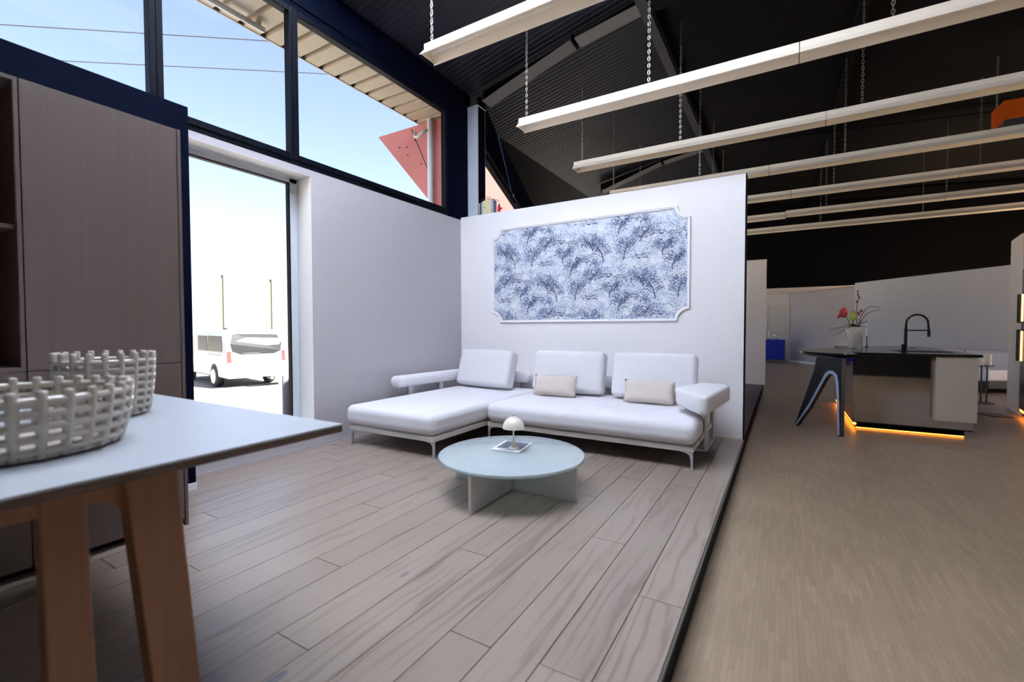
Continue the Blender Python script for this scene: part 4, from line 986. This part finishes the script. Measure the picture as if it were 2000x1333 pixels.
# orange hoist above the walkway
oh = thing('orange_hoist', 'orange crane hoist hanging below the ceiling at the right edge', 'hoist', (2.7, 8.9, 4.0))
obj('end_plate', MB().prism([(2.42, 4.0), (2.42, 4.24), (2.54, 4.36), (2.54, 4.10), (2.48, 4.02)], lambda u, v, t: Vector((u, t, v)), 8.78, 8.80), 'orange_paint', oh)
obj('girder', bx(2.535, 6.4, 8.80, 9.0, 4.12, 4.37), 'orange_paint', oh)
obj('girder_base', bx(2.55, 6.4, 8.82, 8.98, 4.03, 4.12), 'steel_dark', oh)
for x_ in (2.5, 3.6): obj('hanger', MB().tube([(x_, 8.9, 4.3), (x_, 8.9, ceil_z(x_) - 0.01)], 0.012, 8), 'chain_steel', oh)

# black counter behind the camera (seen in the island's mirrored front)
bc = thing('black_counter', 'black counter behind the camera mirrored in the island front', 'counter', (3.6, -1.2, 0))
obj('body', bx(1.4, 6.2, -1.6, -0.9, 0.0, 0.93), 'counter_black', bc)
obj('counter_top', bx(1.38, 6.22, -1.62, -0.88, 0.93, 0.96), 'worktop_black', bc)

# ------------------------------------------------------------------ OUTSIDE
GZ = -0.6
g_ = obj('pavement', bx(-140, -4.4, -70, 120, GZ - 0.2, GZ), 'pavement'); g_['kind'] = 'structure'; g_['label'] = 'bright paved yard outside the windows'
g_ = obj('forecourt', bx(-4.4, 30, -70, YN - 0.3, GZ - 0.2, GZ + 0.45), 'pavement'); g_['kind'] = 'structure'; g_['label'] = 'paved forecourt outside the added rear glazing'
# roof overhang: beige profiled sheet with folds running outward
m = MB(); prof = []; y = -4.9
while y < 5.75: prof += [(y, 0.0), (y + 0.165, 0.0), (y + 0.18, 0.045), (y + 0.215, 0.045)]; y += 0.228
n = len(prof); vv = [Vector((XL - 0.10, a, 4.34 + b)) for a, b in prof] + [Vector((-4.69, a, 4.34 + b)) for a, b in prof]
m.add(vv, [(i, i + 1, n + i + 1, n + i) for i in range(n - 1)])
sf_ = sroot('roof_overhang', (-4.4, 2, 4.34), 'beige profiled metal roof overhang outside the upper windows')
obj('profiled_sheet', m, 'sheet_beige', sf_)
obj('roof_deck', bx(-4.685, XL - 0.1, -4.9, 5.75, 4.3855, 4.55), 'steel_dark', sf_)
obj('edge_flashing', bx(-4.705, -4.69, -4.9, 5.75, 4.335, 4.342), 'sheet_beige', sf_)
obj('edge_closer', bx(-4.70, -4.691, -4.9, 5.75, 4.342, 4.42), 'steel_dark', sf_)
tl = thing('soffit_lamp', 'slim white tube lamp under the roof overhang', 'lamp', (-4.45, 2.4, 4.3))
obj('tube', MB().tube([(-4.50, 1.55, 4.285), (-4.50, 2.72, 4.285)], 0.028, 12), 'pipe_white', tl, smooth=True)
for y_ in (1.8, 2.66): obj('bracket', bx(-4.52, -4.48, y_ - 0.02, y_ + 0.02, 4.30, 4.345), 'sheet_beige', tl)
# red wing wall with slanted edge and a grey downpipe
rw = thing('red_fin_wall', 'pink red triangular fin wall under the roof overhang', 'wall', (-4.6, 5.3, 2.95))
obj('panel', MB().prism([(-5.56, 4.335), (-4.42, 3.08), (-4.42, 2.95), (-4.15, 2.95), (-4.15, 4.335)], lambda u, v, t: Vector((u, t, v)), 5.20, 5.32), 'red_facade', rw)
for a, b in ((-4.95, 4.05), (-4.78, 4.12), (-4.93, 3.93), (-4.66, 3.75), (-5.1, 4.08)):
    obj('bolt', MB().tube([(a, 5.2, b), (a, 5.192, b)], 0.010, 8), 'rubber', rw)
obj('joint', MB().prism([(-4.86, 4.3), (-4.845, 4.3), (-4.42, 3.4), (-4.42, 3.42)], lambda u, v, t: Vector((u, t, v)), 5.196, 5.2), 'rubber', rw)
dp = thing('downpipe', 'grey downpipe with a white elbow beside the red fin wall', 'pipe', (-4.46, 5.1, GZ))
obj('pipe', MB().tube([(-4.435, 5.14, GZ), (-4.435, 5.14, 4.33)], 0.042, 16), 'pipe_grey', dp, smooth=True)
obj('elbow', MB().tube([(-4.46, 5.10, 4.17), (-4.52, 5.07, 4.13), (-4.60, 5.05, 4.07), (-4.64, 5.05, 4.09), (-4.64, 5.05, 4.15)], 0.026, 10), 'pipe_white', dp, smooth='all')
tag(obj('red_wing', MB().prism([(-9.3, 0), (-7.0, 0), (-7.0, 9), (-9.3, 9)], lambda u, v, t: Vector((u, 12.5 + t + (u + 8.0) * 0.9, v - 0.6)), 0, 0.3), 'red_far'), 'salmon red building wing seen through the window behind the column', 'building')

# overhead wires
for p, q, lb in (((-19.294, 3.905), (-13.755, 8.061), 'upper thin power line crossing the sky'), ((-20.188, 5.423), (-14.012, 9.958), 'lower thin power line crossing the sky')):
    p, q = Vector(p), Vector(q); a, b = p - (q - p) * 4, p + (q - p) * 2.2
    tag(obj('power_line', MB().tube([(a.x, a.y, GZ + 10.6), ((a.x + b.x) / 2, (a.y + b.y) / 2, GZ + 10.58), (b.x, b.y, GZ + 10.6)], 0.016, 5), 'ink'), lb, 'wire', 'power lines')

# noise barrier: posts and concrete panels
nbr = thing('noise_barrier', 'pale concrete panel barrier with posts across the yard', 'barrier', (-40, 22, GZ))
for k in range(-2, 9):
    y = 20.3 + 4.15 * (k - 1)
    obj('post', bx(-40.15, -39.8, y - 0.09, y + 0.09, GZ, 5.75), 'barrier_post', nbr)
    for j in range(3): obj('panel', bx(-40.05, -39.93, y + 0.1, y + 4.05, GZ + 2.03 * j + 0.005, GZ + 2.03 * (j + 1) - 0.005), 'barrier', nbr)
tag(obj('flag_pole', MB().tube([(-30, 17.2, GZ), (-30, 17.2, 9.0)], [0.06, 0.035], 10), 'pipe_grey', smooth=True), 'slim tall pole rising behind the white van', 'pole')
bo = thing('bollard', 'dark grey bollard post outside the window', 'bollard', (-8.24, 5.3, GZ))
obj('post', MB().lathe([(0.075, 0), (0.075, 0.98), (0.068, 1.0)], (-8.24, 5.3, GZ), 20), 'bollard_grey', bo, smooth=True)
obj('base_flange', MB().lathe([(0.12, 0), (0.12, 0.012)], (-8.24, 5.3, GZ), 20), 'bollard_grey', bo, smooth=True)
kb = sroot('kerb', (-15, 8, GZ), 'grey kerb strip along the yard near the van')
for k in range(14):
    obj('kerb_stone', bx(-15.02, -14.82, 1.0 + k, 1.99 + k, GZ, GZ + 0.05), 'kerb_grey', kb)

# white van seen from behind
VO = Vector((-14.74, 7.55, GZ)); vf = Vector((-0.982, 0.18, 0)).normalized(); va = Vector((0.18, 0.982, 0)).normalized(); VW = 1.76
vn = thing('white_van', 'white van parked in the yard, seen from behind through the tall window', 'van', tuple(VO + vf * 2.4 + va * VW / 2))
vfn = lambda u, v, t: VO + vf * u + va * t + Vector((0, 0, v))
side = [(0.02, 0.32), (0.0, 0.62), (0.03, 1.05), (0.12, 1.50), (0.22, 1.78), (0.42, 1.86), (2.9, 1.87), (3.5, 1.74), (4.15, 1.20), (4.85, 0.98), (5.0, 0.60), (4.95, 0.30)]
obj('body', MB().prism(side, vfn, 0.0, VW), 'van_white', vn, bevel=0.07, smooth='all')
def rz_(z):  # rear face offset along the van at height z
    pts = [(0.32, 0.02), (0.62, 0.0), (1.05, 0.03), (1.50, 0.12), (1.78, 0.22)]
    for (z0, u0), (z1, u1) in zip(pts[:-1], pts[1:]):
        if z0 <= z <= z1: return u0 + (u1 - u0) * (z - z0) / (z1 - z0)
    return 0.22
win = [(0.16, 1.18), (0.40, 1.08), (1.40, 1.08), (1.62, 1.18), (1.66, 1.42), (1.56, 1.70), (1.48, 1.74), (0.28, 1.74), (0.20, 1.70), (0.12, 1.42)]
obj('rear_window', MB().add([vfn(rz_(z) - 0.012, z, t) for t, z in win] + [vfn(rz_(z) + 0.02, z, t) for t, z in win], [tuple(range(10)), tuple(range(19, 9, -1))] + [(i, 10 + i, 10 + (i + 1) % 10, (i + 1) % 10) for i in range(10)]), 'van_glass', vn)
def rear_plate(nm, t0, t1, z0, z1, mt, off=0.014): return obj(nm, MB().add([vfn(rz_(z) - o_, z, t) for o_ in (off, -0.02) for t, z in ((t0, z0), (t1, z0), (t1, z1), (t0, z1))], [(0, 1, 2, 3), (7, 6, 5, 4), (0, 4, 5, 1), (1, 5, 6, 2), (2, 6, 7, 3), (3, 7, 4, 0)]), mt, vn)
rear_plate('tail_light', 0.01, 0.13, 0.84, 1.18, 'tail_red'); rear_plate('tail_light', VW - 0.13, VW - 0.01, 0.84, 1.18, 'tail_red')
rear_plate('grip_recess', 0.55, 1.25, 0.90, 0.95, 'bollard_grey'); rear_plate('number_plate', 0.62, 1.14, 0.76, 0.87, 'paper')
rear_plate('wiper', 0.45, 0.95, 1.10, 1.125, 'rubber', 0.025)
obj('bumper', MB().prism([(-0.05, 0.34), (-0.06, 0.58), (0.0, 0.62), (0.1, 0.34)], vfn, 0.02, VW - 0.02), 'van_white', vn, bevel=0.02)
obj('exhaust', MB().tube([vfn(-0.05, 0.28, 1.3), vfn(0.3, 0.28, 1.3)], 0.05, 10), 'rim', vn)
for u0, u1 in ((0.42, 1.85), (1.92, 2.95)):
    obj('side_window', MB().prism([(u0, 1.16), (u1, 1.16), (u1 - 0.02, 1.66), (u0 + 0.04, 1.66)], vfn, -0.012, 0.03), 'van_glass', vn)
obj('door_rail', MB().prism([(0.5, 1.04), (2.0, 1.04), (2.0, 1.06), (0.5, 1.06)], vfn, -0.01, 0.01), 'bollard_grey', vn)
for u in (1.25, 4.3):
    obj('wheel_arch', MB().tube([vfn(u, 0.36, -0.006), vfn(u, 0.36, 0.1)], 0.40, 28), 'rubber', vn)
    for t_ in (-0.03, VW - 0.2):
        wh = obj('wheel', MB().tube([vfn(u, 0.335, t_), vfn(u, 0.335, t_ + 0.23)], 0.335, 28), 'rubber', vn, bevel=0.02)
        obj('wheel_rim', MB().tube([vfn(u, 0.335, t_ - 0.008 if t_ < 0 else t_ + 0.238), vfn(u, 0.335, t_ + 0.01 if t_ < 0 else t_ + 0.22)], 0.235, 20), 'rim', wh)
obj('roof_fin', MB().prism([(0.6, 1.86), (0.85, 1.86), (0.75, 1.92), (0.66, 1.92)], vfn, 0.15, 0.22), 'van_glass', vn)

SC.cycles.max_bounces = 10; SC.cycles.diffuse_bounces = 6; SC.cycles.glossy_bounces = 4; SC.cycles.transparent_max_bounces = 16
SC.cycles.sample_clamp_indirect = 6.0; SC.cycles.caustics_reflective = False; SC.cycles.caustics_refractive = False
